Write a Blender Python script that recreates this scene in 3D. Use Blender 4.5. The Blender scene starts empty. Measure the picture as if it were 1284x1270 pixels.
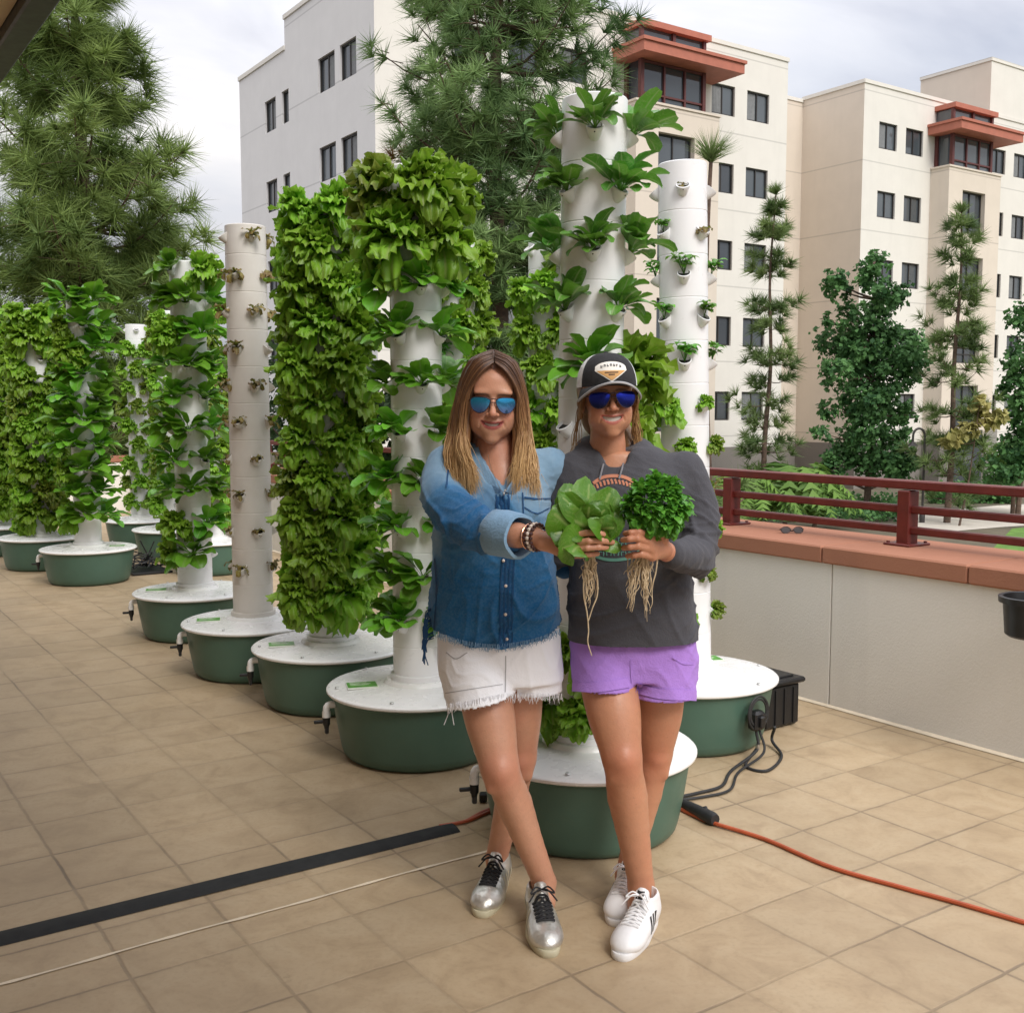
import bpy, math, random
import numpy as np
from mathutils import Vector, Matrix, Euler
from mathutils.bvhtree import BVHTree

S = bpy.context.scene
COL = S.collection
R_ = math.radians
random.seed(7)

# ------------------------------------------------------------------ camera
FPX = 1360.0
PITCH = math.atan((635 - 513) / FPX)
EYE = 1.47
cam_d = bpy.data.cameras.new("camera")
cam_d.sensor_width = 36
cam_d.lens = 36 * FPX / 1284
cam_d.clip_start = .05
cam_d.clip_end = 2000
cam = bpy.data.objects.new("camera", cam_d)
COL.objects.link(cam)
cam.location = (0, 0, EYE)
cam.rotation_euler = (math.pi / 2 - PITCH, 0, 0)
S.camera = cam

# ------------------------------------------------------------------ sky, sun, exposure
SUN_EL, SUN_AZ = R_(44), R_(150)          # azimuth clockwise from +Y
w = bpy.data.worlds.new("World")
S.world = w
w.use_nodes = True
nt = w.node_tree
nt.nodes.clear()
N = nt.nodes.new
out = N('ShaderNodeOutputWorld')
sky = N('ShaderNodeTexSky')
sky.sky_type = 'NISHITA'
sky.sun_disc = False
sky.sun_elevation = SUN_EL
sky.sun_rotation = SUN_AZ
bg1 = N('ShaderNodeBackground')
bg1.inputs['Strength'].default_value = .09
nt.links.new(sky.outputs[0], bg1.inputs['Color'])
tc = N('ShaderNodeTexCoord')
mp = N('ShaderNodeMapping')
mp.inputs['Scale'].default_value = (1.0, 1.0, 2.6)
mp.inputs['Location'].default_value = (.35, .1, .2)
nt.links.new(tc.outputs['Generated'], mp.inputs['Vector'])
n1 = N('ShaderNodeTexNoise')
n1.inputs['Scale'].default_value = 2.3
n1.inputs['Detail'].default_value = 7
n1.inputs['Roughness'].default_value = .52
n1.inputs['Distortion'].default_value = .6
nt.links.new(mp.outputs[0], n1.inputs['Vector'])
cr = N('ShaderNodeValToRGB')
e = cr.color_ramp.elements
e[0].position, e[0].color = .36, (.50, .505, .57, 1)
e[1].position, e[1].color = .66, (.93, .90, .88, 1)
m_ = cr.color_ramp.elements.new(.5)
m_.color = (.72, .72, .76, 1)
nt.links.new(n1.outputs['Fac'], cr.inputs[0])
bg2 = N('ShaderNodeBackground')
bg2.inputs['Strength'].default_value = .84
geo = N('ShaderNodeSeparateXYZ')
nt.links.new(tc.outputs['Generated'], geo.inputs[0])
el = N('ShaderNodeMapRange')                  # an overcast sky is brighter overhead than at the horizon
el.inputs['From Min'].default_value, el.inputs['From Max'].default_value = .0, .9
el.inputs['To Min'].default_value, el.inputs['To Max'].default_value = .50, 1.95
nt.links.new(geo.outputs[2], el.inputs['Value'])
vm = N('ShaderNodeVectorMath')
vm.operation = 'SCALE'
nt.links.new(cr.outputs[0], vm.inputs[0])
nt.links.new(el.outputs[0], vm.inputs['Scale'])
nt.links.new(vm.outputs[0], bg2.inputs['Color'])
n2 = N('ShaderNodeTexNoise')
n2.inputs['Scale'].default_value = 1.7
n2.inputs['Detail'].default_value = 5
nt.links.new(mp.outputs[0], n2.inputs['Vector'])
cr2 = N('ShaderNodeValToRGB')
cr2.color_ramp.elements[0].position = .3
cr2.color_ramp.elements[0].color = (.72, .72, .72, 1)
cr2.color_ramp.elements[1].position = .52
cr2.color_ramp.elements[1].color = (.97, .97, .97, 1)
nt.links.new(n2.outputs['Fac'], cr2.inputs[0])
mx = N('ShaderNodeMixShader')
nt.links.new(cr2.outputs[0], mx.inputs[0])
nt.links.new(bg1.outputs[0], mx.inputs[1])
nt.links.new(bg2.outputs[0], mx.inputs[2])
nt.links.new(mx.outputs[0], out.inputs['Surface'])

sd = bpy.data.lights.new("sun", 'SUN')
sd.energy = 1.5
sd.angle = R_(25)
sd.color = (1, .96, .90)
so = bpy.data.objects.new("sun", sd)
COL.objects.link(so)
sv = Vector((math.sin(SUN_AZ) * math.cos(SUN_EL), math.cos(SUN_AZ) * math.cos(SUN_EL), math.sin(SUN_EL)))
so.rotation_euler = sv.to_track_quat('Z', 'Y').to_euler()
so.location = (20, -20, 30)

vs = S.view_settings
S.display_settings.display_device = 'sRGB'
vs.view_transform = 'Standard'
vs.look = 'None'
vs.exposure = 0.74
vs.gamma = 1
S.render.engine = 'CYCLES'
S.cycles.max_bounces = 6
S.cycles.transparent_max_bounces = 6
S.cycles.use_denoising = True

# ------------------------------------------------------------------ helpers
CF = np.array([0, math.cos(PITCH), -math.sin(PITCH)])
CU = np.array([0, math.sin(PITCH), math.cos(PITCH)])


def at(px, py, Y):
    """a point of the place: where the sight line of a photo pixel is Y metres away"""
    d = np.array([(px - 642) / FPX, 0, 0]) + CU * (635 - py) / FPX + CF
    return np.array([0, 0, EYE]) + d * (Y / d[1])


AV = np.array([-.565, .825, 0]); AV /= np.linalg.norm(AV)
BV = np.array([AV[1], -AV[0], 0])
MAB = np.linalg.inv(np.array([[-.565, .825], [.825, .565]]))


def ab(a, b, z=0.):
    """terrace grid: a runs along the parapet, b across it"""
    x, y = MAB @ np.array([a, b])
    return np.array([x, y, z])


def tag(o, label=None, cat=None, group=None, kind=None):
    if label: o['label'] = label
    if cat: o['category'] = cat
    if group: o['group'] = group
    if kind: o['kind'] = kind
    return o


def empty(name, loc, label=None, cat=None, group=None, rz=0):
    o = bpy.data.objects.new(name, None)
    COL.objects.link(o)
    o.location = loc
    o.rotation_euler = (0, 0, rz)
    o.empty_display_size = .1
    return tag(o, label, cat, group)


def link(name, me, parent=None, mats=()):
    for m in mats:
        me.materials.append(m)
    o = bpy.data.objects.new(name, me)
    COL.objects.link(o)
    if parent is not None:
        o.parent = parent
    return o


def frame(axis):
    a = np.asarray(axis, float)
    a = a / np.linalg.norm(a)
    h = np.array([0, 0, 1.]) if abs(a[2]) < .9 else np.array([1., 0, 0])
    u = np.cross(h, a); u /= np.linalg.norm(u)
    return u, np.cross(a, u), a


def catmull(P, n):
    P = np.asarray(P, float)
    Q = np.vstack([2 * P[0] - P[1], P, 2 * P[-1] - P[-2]])
    res = []
    m = len(P) - 1
    for t in np.linspace(0, m - 1e-9, n):
        i = int(t); u = t - i
        p0, p1, p2, p3 = Q[i], Q[i + 1], Q[i + 2], Q[i + 3]
        res.append(.5 * (2 * p1 + (p2 - p0) * u + (2 * p0 - 5 * p1 + 4 * p2 - p3) * u * u + (3 * p1 - p0 - 3 * p2 + p3) * u ** 3))
    return np.array(res)


class MB:
    """collects shapes, then links them as one mesh object"""

    def __init__(s):
        s.v, s.f, s.m, s.c = [], [], [], []
        s.mat = 0
        s.col = (1, 1, 1, 1)

    def add(s, verts, faces, col=None):
        o = len(s.v)
        s.v.extend([tuple(map(float, p)) for p in verts])
        if col is None:
            s.c.extend([s.col] * len(verts))
        else:
            s.c.extend(col)
        for f in faces:
            s.f.append(tuple(i + o for i in f))
            s.m.append(s.mat)

    def box(s, c, size, M=None, bev=0.):
        x, y, z = np.array(size) / 2
        if bev <= 0:
            v = [(-x, -y, -z), (x, -y, -z), (x, y, -z), (-x, y, -z), (-x, -y, z), (x, -y, z), (x, y, z), (-x, y, z)]
            f = [(0, 3, 2, 1), (4, 5, 6, 7), (0, 1, 5, 4), (1, 2, 6, 5), (2, 3, 7, 6), (3, 0, 4, 7)]
        else:
            b = min(bev, x * .9, y * .9, z * .9)
            v, f = [], []
            rings = [(-z, b), (-z + b, 0), (z - b, 0), (z, b)]
            for zz, i in rings:
                X, Y = x - i, y - i
                k = b * .6 if i == 0 else 0
                v += [(-X + k, -Y, zz), (X - k, -Y, zz), (X, -Y + k, zz), (X, Y - k, zz), (X - k, Y, zz), (-X + k, Y, zz), (-X, Y - k, zz), (-X, -Y + k, zz)]
            for r in range(3):
                for i in range(8):
                    j = (i + 1) % 8
                    f.append((r * 8 + i, r * 8 + j, r * 8 + 8 + j, r * 8 + 8 + i))
            f.append(tuple(range(7, -1, -1)))
            f.append(tuple(range(24, 32)))
        v = np.array(v, float)
        if M is not None:
            v = v @ np.array(M, float).T
        s.add(v + np.array(c, float), f)

    def tube(s, path, r, n=8, cap=True, col=None):
        P = np.asarray(path, float)
        rr = np.broadcast_to(np.asarray(r, float), (len(P),))
        v, f, cc = [], [], []
        T = np.gradient(P, axis=0)
        u, _, _ = frame(T[0])
        for i, (p, t) in enumerate(zip(P, T)):
            t = t / (np.linalg.norm(t) + 1e-12)
            u = u - t * (u @ t)
            u /= np.linalg.norm(u) + 1e-12
            q = np.cross(t, u)
            for k in range(n):
                th = 2 * math.pi * k / n
                v.append(p + rr[i] * (math.cos(th) * u + math.sin(th) * q))
                if col is not None: cc.append(col[i])
        for i in range(len(P) - 1):
            for k in range(n):
                k2 = (k + 1) % n
                f.append((i * n + k, i * n + k2, i * n + n + k2, i * n + n + k))
        if cap:
            f.append(tuple(range(n - 1, -1, -1)))
            f.append(tuple(range((len(P) - 1) * n, len(P) * n)))
        s.add(v, f, cc if col is not None else None)

    def lathe(s, prof, n=48, c=(0, 0, 0), M=None):
        v, f = [], []
        for r, z in prof:
            for k in range(n):
                th = 2 * math.pi * k / n
                v.append((r * math.cos(th), r * math.sin(th), z))
        for i in range(len(prof) - 1):
            for k in range(n):
                k2 = (k + 1) % n
                f.append((i * n + k, i * n + k2, i * n + n + k2, i * n + n + k))
        v = np.array(v)
        if M is not None: v = v @ np.array(M, float).T
        s.add(v + np.array(c, float), f)

    def grid(s, P, col=None, closed=False):
        """P: (nu, nv, 3)"""
        nu, nv = P.shape[:2]
        f = []
        for i in range(nu - 1):
            for j in range(nv - (0 if closed else 1)):
                j2 = (j + 1) % nv
                f.append((i * nv + j, i * nv + j2, i * nv + nv + j2, i * nv + nv + j))
        s.add(P.reshape(-1, 3), f, col)

    def mesh(s, name, mats, smooth=True, off=(0, 0, 0), colors=False, angle=None):
        me = bpy.data.meshes.new(name)
        off = np.array(off, float)
        v = np.array(s.v, float).reshape(-1, 3) - off
        me.from_pydata(v.tolist(), [], s.f)
        for m in mats: me.materials.append(m)
        me.polygons.foreach_set('material_index', s.m)
        me.polygons.foreach_set('use_smooth', [smooth] * len(s.f))
        if colors:
            a = me.color_attributes.new('Col', 'FLOAT_COLOR', 'POINT')
            a.data.foreach_set('color', np.array(s.c, np.float32).ravel())
        me.update()
        if smooth and angle:
            me.set_sharp_from_angle(angle=R_(angle))
        return me

    def build(s, name, mats, parent=None, smooth=True, colors=False, world=True, angle=40):
        if not isinstance(mats, (list, tuple)): mats = [mats]
        off = (0, 0, 0)
        if parent is not None and world:
            off = np.array(parent.location)
            if parent.parent is not None: off = off + np.array(parent.parent.location)
        return link(name, s.mesh(name, mats, smooth, off, colors, angle), parent)


def np_mesh(name, V, Q, mats, parent=None, col=None, matidx=None, smooth=True):
    off = np.zeros(3)
    if parent is not None:
        off = np.array(parent.location)
        if parent.parent is not None: off = off + np.array(parent.parent.location)
    me = bpy.data.meshes.new(name)
    V = np.asarray(V, np.float32) - off.astype(np.float32)
    Q = np.asarray(Q, np.int32)
    k = Q.shape[1]
    me.vertices.add(len(V)); me.vertices.foreach_set('co', V.ravel())
    me.loops.add(Q.size); me.loops.foreach_set('vertex_index', Q.ravel())
    me.polygons.add(len(Q)); me.polygons.foreach_set('loop_start', np.arange(0, Q.size, k, dtype=np.int32))
    me.polygons.foreach_set('use_smooth', np.full(len(Q), smooth))
    for m in (mats if isinstance(mats, (list, tuple)) else [mats]): me.materials.append(m)
    if matidx is not None: me.polygons.foreach_set('material_index', np.asarray(matidx, np.int32))
    if col is not None:
        a = me.color_attributes.new('Col', 'FLOAT_COLOR', 'POINT')
        a.data.foreach_set('color', np.asarray(col, np.float32).ravel())
    me.update(); me.validate()
    return link(name, me, parent)


# ------------------------------------------------------------------ materials
class NT:
    def __init__(s, name):
        s.m = bpy.data.materials.new(name)
        s.m.use_nodes = True
        s.t = s.m.node_tree
        s.b = s.t.nodes['Principled BSDF']
        s.out = s.t.nodes['Material Output']

    def n(s, typ, **kw):
        x = s.t.nodes.new(typ)
        for k, v in kw.items():
            if k[0] == '_': setattr(x, k[1:], v)
            else:
                key = int(k[1:]) if k[0] == 'i' and k[1:].isdigit() else k.replace('_', ' ')
                s.put(x.inputs[key], v)
        return x

    def put(s, sock, v):
        if isinstance(v, bpy.types.NodeSocket): s.t.links.new(v, sock)
        elif isinstance(v, bpy.types.Node): s.t.links.new(v.outputs[0], sock)
        else:
            if sock.type == 'RGBA' and not hasattr(v, '__len__'): v = (v, v, v, 1)
            if sock.type == 'RGBA' and len(v) == 3: v = tuple(v) + (1,)
            sock.default_value = v

    def math(s, op, a, b=0., c=0.):
        x = s.t.nodes.new('ShaderNodeMath'); x.operation = op
        s.put(x.inputs[0], a); s.put(x.inputs[1], b); s.put(x.inputs[2], c)
        return x.outputs[0]

    def mix(s, f, a, b, mode='MIX'):
        x = s.t.nodes.new('ShaderNodeMix'); x.data_type = 'RGBA'; x.blend_type = mode
        s.put(x.inputs[0], f); s.put(x.inputs[6], a); s.put(x.inputs[7], b)
        return x.outputs[2]

    def ramp(s, f, stops):
        x = s.t.nodes.new('ShaderNodeValToRGB')
        el = x.color_ramp.elements
        while len(el) < len(stops): el.new(.5)
        for e_, (p, c) in zip(el, stops):
            e_.position = p
            e_.color = (c, c, c, 1) if not hasattr(c, '__len__') else tuple(c)[:3] + (1,)
        s.put(x.inputs[0], f)
        return x.outputs[0]

    def noise(s, scale, detail=4, rough=.55, vec=None, dist=0.):
        x = s.n('ShaderNodeTexNoise', Scale=scale, Detail=detail, Roughness=rough, Distortion=dist)
        s.put(x.inputs['Vector'], vec if vec is not None else s.obj())
        return x.outputs['Fac']

    def obj(s):
        return s.n('ShaderNodeTexCoord').outputs['Object']

    def pos(s):
        return s.n('ShaderNodeNewGeometry').outputs['Position']

    def bump(s, h, strength=.3, dist=.01):
        x = s.n('ShaderNodeBump', Strength=strength, Distance=dist, Height=h)
        s.put(s.b.inputs['Normal'], x.outputs[0])
        return x.outputs[0]

    def set(s, **kw):
        for k, v in kw.items(): s.put(s.b.inputs[k.replace('_', ' ')], v)
        return s


def simple(name, col, rough=.5, var=.12, scale=8., bump=0., metal=0., spec=.5, bscale=60., coat=0., dirt=None):
    t = NT(name)
    nz = t.noise(scale, 5)
    c = Vector(col)
    base = t.mix(t.ramp(nz, [(.3, 0), (.7, 1)]), tuple(c * (1 - var)), tuple(c * (1 + var)))
    if dirt:
        base = t.mix(t.ramp(t.noise(scale * .35, 6, .65), [(.48, 0), (.75, dirt[1])]), base, dirt[0])
    t.set(Base_Color=base, Roughness=rough, Metallic=metal, Specular_IOR_Level=spec, Coat_Weight=coat)
    rr = t.math('MULTIPLY_ADD', t.noise(scale * 2.3, 3), .25, rough - .12)
    t.put(t.b.inputs['Roughness'], rr)
    if bump: t.bump(t.noise(bscale, 5), bump, .01)
    return t.m


# floor tiles, laid on the terrace grid
def tile_mat():
    t = NT('floor_tile')
    P = t.pos()
    sep = t.n('ShaderNodeSeparateXYZ', Vector=P)
    x, y = sep.outputs[0], sep.outputs[1]
    A = t.math('ADD', t.math('MULTIPLY', x, float(AV[0])), t.math('MULTIPLY', y, float(AV[1])))
    B = t.math('ADD', t.math('MULTIPLY', x, float(BV[0])), t.math('MULTIPLY', y, float(BV[1])))
    wob = t.math('MULTIPLY_ADD', t.noise(9, 3, vec=P), .012, -.006)
    g = []; ids = []
    for q, off in ((A, 2.148), (B, .0745)):
        u = t.math('DIVIDE', t.math('SUBTRACT', t.math('ADD', q, wob), off), .3163)
        ids.append(t.math('FLOOR', u))
        fr = t.math('FRACT', u)
        g.append(t.math('MINIMUM', fr, t.math('SUBTRACT', 1., fr)))
    d = t.math('MINIMUM', g[0], g[1])
    line = t.ramp(d, [(.0, 1), (.009, 1), (.02, 0)])
    soft = t.ramp(d, [(.0, 1), (.10, 0)])
    cv = t.n('ShaderNodeCombineXYZ', X=ids[0], Y=ids[1])
    wn = t.n('ShaderNodeTexWhiteNoise', Vector=cv.outputs[0])
    # each tile has its own veining
    mv = t.n('ShaderNodeVectorMath', _operation='MULTIPLY_ADD')
    t.put(mv.inputs[0], wn.outputs['Color']); mv.inputs[1].default_value = (9, 9, 9); t.put(mv.inputs[2], P)
    vein = t.noise(6.5, 8, .62, vec=mv.outputs[0], dist=.8)
    fine = t.noise(60, 5, .6, vec=P)
    base = t.ramp(vein, [(.25, (.325, .235, .142)), (.48, (.430, .322, .200)), (.62, (.465, .358, .230)), (.8, (.365, .270, .165))])
    tone = t.math('MULTIPLY_ADD', wn.outputs['Value'], .13, .935)
    base = t.mix(1., base, t.n('ShaderNodeCombineXYZ', X=tone, Y=tone, Z=tone).outputs[0], 'MULTIPLY')
    base = t.mix(t.math('MULTIPLY', t.ramp(fine, [(.35, 1), (.5, 0)]), .12), base, (.16, .11, .06))
    big = t.ramp(t.noise(1.1, 5, .6, vec=P), [(.42, 0), (.7, .5)])
    base = t.mix(big, base, (.32, .238, .15))
    base = t.mix(t.math('MULTIPLY', soft, .12), base, (.22, .16, .095))
    brk = t.ramp(t.noise(1.1, 5, vec=P), [(.44, .10), (.66, .85)])
    lm = t.math('MULTIPLY', line, brk)
    gc = t.ramp(t.noise(2.3, 3, vec=P), [(.35, (.12, .085, .055)), (.62, (.19, .145, .10)), (.8, (.38, .30, .22))])
    base = t.mix(lm, base, gc)
    sm = t.ramp(t.noise(2.2, 6, .7, vec=P, dist=1.), [(.66, 0), (.72, .4)])
    base = t.mix(sm, base, (.20, .145, .085))
    h = t.math('SUBTRACT', t.math('MULTIPLY', fine, .25), t.math('MULTIPLY', line, 1.))
    t.bump(h, .35, .004)
    t.set(Base_Color=base, Roughness=t.math('MULTIPLY_ADD', vein, .25, .42), Specular_IOR_Level=.4)
    return t.m


def stucco(name, col, joints=False, dirt=.25):
    t = NT(name)
    P = t.pos()
    c = Vector(col)
    base = t.mix(t.noise(1.3, 6, .6, vec=P), tuple(c * .92), tuple(c * 1.06))
    mp_ = t.n('ShaderNodeMapping', Vector=P, Scale=(1.4, 1.4, .12))
    streak = t.ramp(t.noise(2., 6, .65, vec=mp_.outputs[0]), [(.5, 0), (.78, dirt)])
    base = t.mix(streak, base, tuple(c * .68))
    if joints:
        z = t.n('ShaderNodeSeparateXYZ', Vector=P).outputs[2]
        u = t.math('FRACT', t.math('DIVIDE', t.math('ADD', z, 30.6 - 12.55 - joints), 3.06))
        ln = t.ramp(u, [(0, 1), (.016, 1), (.02, 0)])
        base = t.mix(t.math('MULTIPLY', ln, .45), base, tuple(c * .5))
    t.set(Base_Color=base, Roughness=.85, Specular_IOR_Level=.2)
    t.bump(t.noise(90, 5, .6, vec=P), .22, .01)
    return t.m


def leaf_mat(name, dark, light, tip, rib, tipamt=.0, trans=.32, rough=.42, hue=.02, spec=.4):
    t = NT(name)
    at_ = t.n('ShaderNodeVertexColor', _layer_name='Col')
    sp = t.n('ShaderNodeSeparateColor', Color=at_.outputs[0])
    tone, edge, mid = sp.outputs[0], sp.outputs[1], sp.outputs[2]
    nz = t.noise(45, 4)
    f = t.math('ADD', t.math('MULTIPLY', tone, .8), t.math('MULTIPLY', nz, .25))
    c = t.mix(f, dark, light)
    if tipamt: c = t.mix(t.math('MULTIPLY', t.ramp(t.math('ADD', edge, t.math('MULTIPLY_ADD', t.noise(12, 3), .6, -.3)), [(.3, 0), (.85, 1)]), tipamt), c, tip)
    c = t.mix(t.ramp(mid, [(.86, 0), (.97, .75)]), c, rib)
    vein = t.ramp(t.noise(26, 2, vec=None, dist=1.5), [(.46, 0), (.5, .3), (.54, 0)])
    c = t.mix(vein, c, rib)
    oi = t.n('ShaderNodeObjectInfo').outputs['Random']
    hs = t.n('ShaderNodeHueSaturation', Color=c, Saturation=1., Fac=1.)
    t.put(hs.inputs['Hue'], t.math('MULTIPLY_ADD', oi, hue, .5 - hue / 2))
    t.put(hs.inputs['Value'], t.math('MULTIPLY_ADD', oi, .5, .75))
    t.set(Base_Color=hs.outputs[0], Roughness=rough, Specular_IOR_Level=spec)
    t.bump(t.noise(70, 3), .35, .004)
    tr = t.n('ShaderNodeBsdfTranslucent', Color=t.mix(.35, hs.outputs[0], (.24, .46, .03)))
    mx_ = t.n('ShaderNodeMixShader', Fac=trans)
    t.t.links.new(t.b.outputs[0], mx_.inputs[1]); t.t.links.new(tr.outputs[0], mx_.inputs[2])
    t.t.links.new(mx_.outputs[0], t.out.inputs['Surface'])
    return t.m


M = {}
M['tile'] = tile_mat()
M['parapet'] = stucco('parapet_stucco', (.74, .715, .665), dirt=.3)
M['cream'] = stucco('cream_stucco', (.73, .70, .645), joints=.02, dirt=.12)
M['tan'] = stucco('tan_stucco', (.68, .60, .51), joints=.02, dirt=.12)
M['white_stucco'] = stucco('white_stucco', (.70, .69, .685), joints=.02, dirt=.10)
M['grey_base'] = stucco('grey_base', (.22, .20, .18), dirt=.3)
M['terracotta'] = stucco('terracotta_paint', (.36, .165, .105), dirt=.35)
M['rail'] = simple('rail_paint', (.125, .018, .014), .38, .2, 14, .05)
M['canopy'] = simple('canopy_paint', (.42, .14, .09), .6, .1, 3)
M['canopy_dark'] = simple('dark_red_steel', (.10, .025, .022), .5)
M['bronze_frame'] = simple('window_frame_bronze', (.03, .026, .024), .45)
M['tub'] = simple('green_plastic', (.068, .140, .105), .42, .10, 5, .03, dirt=((.09, .12, .08), .25))
M['lid'] = simple('white_plastic', (.80, .80, .79), .28, .02, 6, dirt=((.76, .75, .72), .03))
M['pipe'] = simple('pipe_white', (.80, .80, .81), .3, .02, 5, dirt=((.66, .63, .57), .10))
M['pipe_old'] = simple('pipe_white_aged', (.66, .63, .59), .38, .05, 5, dirt=((.45, .40, .33), .4))
M['soil'] = simple('dark_plug', (.012, .011, .01), .8)
M['black_plastic'] = simple('black_plastic', (.012, .012, .013), .38, .2, 20)
M['black_rubber'] = simple('black_rubber', (.02, .02, .021), .6, .25, 30)
M['cover'] = simple('cable_cover_rubber', (.011, .012, .0125), .8, .2, 12, .1)
M['orange_cord'] = simple('orange_cord', (.42, .085, .03), .45, .15, 20)
M['sticker_green'] = simple('sticker_green', (.10, .32, .05), .4, .3, 40)
M['sticker_white'] = simple('sticker_white', (.72, .74, .66), .4)
M['metal'] = simple('steel', (.55, .55, .55), .3, .1, 10, metal=1.)
M['trunk'] = simple('pine_bark', (.105, .068, .048), .9, .5, 9, .8, bscale=22)
M['grass'] = simple('lawn', (.10, .20, .03), .9, .35, 2.2, .5)
M['earth'] = simple('garden_soil', (.10, .085, .055), .9, .35, .6, .4)
M['concrete'] = simple('concrete_path', (.50, .46, .40), .85, .1, 2., .1)
M['soffit'] = simple('soffit_paint', (.52, .38, .22), .7, .08, 3)
M['fascia'] = simple('fascia_dark', (.028, .03, .028), .5)
M['caulk'] = simple('caulk', (.72, .62, .47), .7)

M['frilly'] = leaf_mat('frilly_lettuce', (.085, .27, .012), (.34, .64, .05), (.16, .07, .025), (.30, .40, .10), .25)
M['bronze'] = leaf_mat('bronze_lettuce', (.08, .21, .014), (.26, .48, .04), (.18, .085, .03), (.34, .46, .12), .5)
M['round'] = leaf_mat('round_lettuce', (.040, .165, .012), (.17, .42, .032), (.1, .1, .02), (.20, .34, .09), 0, .25, .30)
M['chard'] = leaf_mat('glossy_greens', (.035, .150, .022), (.14, .37, .05), (.1, .1, .02), (.32, .42, .20), 0, .22, .28)
M['basil'] = leaf_mat('basil_leaf', (.035, .17, .020), (.16, .42, .05), (.1, .1, .02), (.12, .28, .06), 0, .28, .34)
M['wilted'] = leaf_mat('wilted_leaf', (.10, .075, .025), (.28, .23, .06), (.17, .075, .03), (.36, .33, .14), .7, .25, .6)
M['held'] = leaf_mat('butter_lettuce', (.04, .155, .012), (.16, .42, .035), (.1, .1, .02), (.34, .50, .14), 0, .22, .36, spec=.4)
M['root'] = simple('plant_root', (.58, .46, .30), .75, .25, 60)
M['stem'] = simple('plant_stem', (.20, .32, .08), .5)


def glass_mat():
    t = NT('window_glass')
    g = t.noise(.35, 3, vec=t.pos())
    oi = t.n('ShaderNodeObjectInfo').outputs['Random']
    t.set(Base_Color=t.mix(oi, t.mix(g, (.012, .015, .019), (.05, .06, .07)), t.mix(g, (.04, .05, .06), (.13, .15, .165))), Roughness=.06, Specular_IOR_Level=.9, Metallic=0.)
    return t.m


M['glass'] = glass_mat()
M['curtain'] = simple('curtain', (.20, .205, .21), .8)


def needle_mat(name, dark, light, dead=(.20, .11, .04)):
    t = NT(name)
    at_ = t.n('ShaderNodeVertexColor', _layer_name='Col')
    sp = t.n('ShaderNodeSeparateColor', Color=at_.outputs[0])
    c = t.mix(sp.outputs[0], dark, light)
    c = t.mix(sp.outputs[1], c, dead)
    t.set(Base_Color=c, Roughness=.55, Specular_IOR_Level=.25)
    tr = t.n('ShaderNodeBsdfTranslucent', Color=c)
    mx_ = t.n('ShaderNodeMixShader', Fac=.25)
    t.t.links.new(t.b.outputs[0], mx_.inputs[1]); t.t.links.new(tr.outputs[0], mx_.inputs[2])
    t.t.links.new(mx_.outputs[0], t.out.inputs['Surface'])
    return t.m


M['needle'] = needle_mat('pine_needles', (.080, .135, .034), (.29, .39, .11))
M['needle_blue'] = needle_mat('pine_needles_cool', (.070, .14, .05), (.26, .39, .14))
M['needle_young'] = needle_mat('young_pine_needles', (.07, .125, .04), (.22, .30, .10))
M['leafy'] = needle_mat('broad_leaves', (.036, .105, .036), (.13, .28, .085))
M['yellow_leaf'] = needle_mat('yellowing_leaves', (.26, .25, .08), (.52, .46, .18))
M['hedge'] = needle_mat('hedge_leaves', (.02, .045, .015), (.055, .10, .03))
M['fern'] = needle_mat('fern_fronds', (.06, .13, .02), (.16, .28, .05))

# ------------------------------------------------------------------ the setting
GZ = -2.2                                   # courtyard level
mb = MB()
mb.grid(np.array([[(-500, -200, GZ), (-500, 900, GZ)], [(700, -200, GZ), (700, 900, GZ)]], float)[:, ::-1])
g = mb.build('ground', M['earth'], smooth=False); tag(g, kind='structure')

# terrace slab
A0, A1_, BW, BL = -4.0, 16.0, 4.272, -6.0
mb = MB()
cs = [ab(A0, BL), ab(A0, BW), ab(A1_, BW), ab(A1_, BL)]
top = [c.copy() for c in cs]; bot = [c + np.array([0, 0, GZ]) for c in cs]
mb.add(top + bot, [(0, 1, 2, 3), (4, 5, 1, 0), (5, 6, 2, 1), (6, 7, 3, 2), (7, 4, 0, 3)])
fl = mb.build('floor', M['tile'], smooth=False); tag(fl, kind='structure')

# pale caulk line along one tile joint
mb = MB()
for (a, b0, b1, wd) in ((2.938, -.5, 2.15, .015),):
    n = 40
    P = np.array([[ab(a + .003 * math.sin(9 * b) + s_ * wd / 2 * (.7 + .3 * math.sin(31 * b)), b, .003) for s_ in (-1, 1)] for b in np.linspace(b0, b1, n)])
    mb.grid(P)
c = mb.build('floor_joint_caulk', M['caulk']); tag(c, kind='structure')

GRID = np.array([AV, BV, [0, 0, 1]]).T       # columns: a, b, z


def gbox(mb, a0, a1, b0, b1, z0, z1, bev=0.):
    c = ab((a0 + a1) / 2, (b0 + b1) / 2, (z0 + z1) / 2)
    mb.box(c, (a1 - a0, b1 - b0, z1 - z0), GRID, bev)


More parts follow.
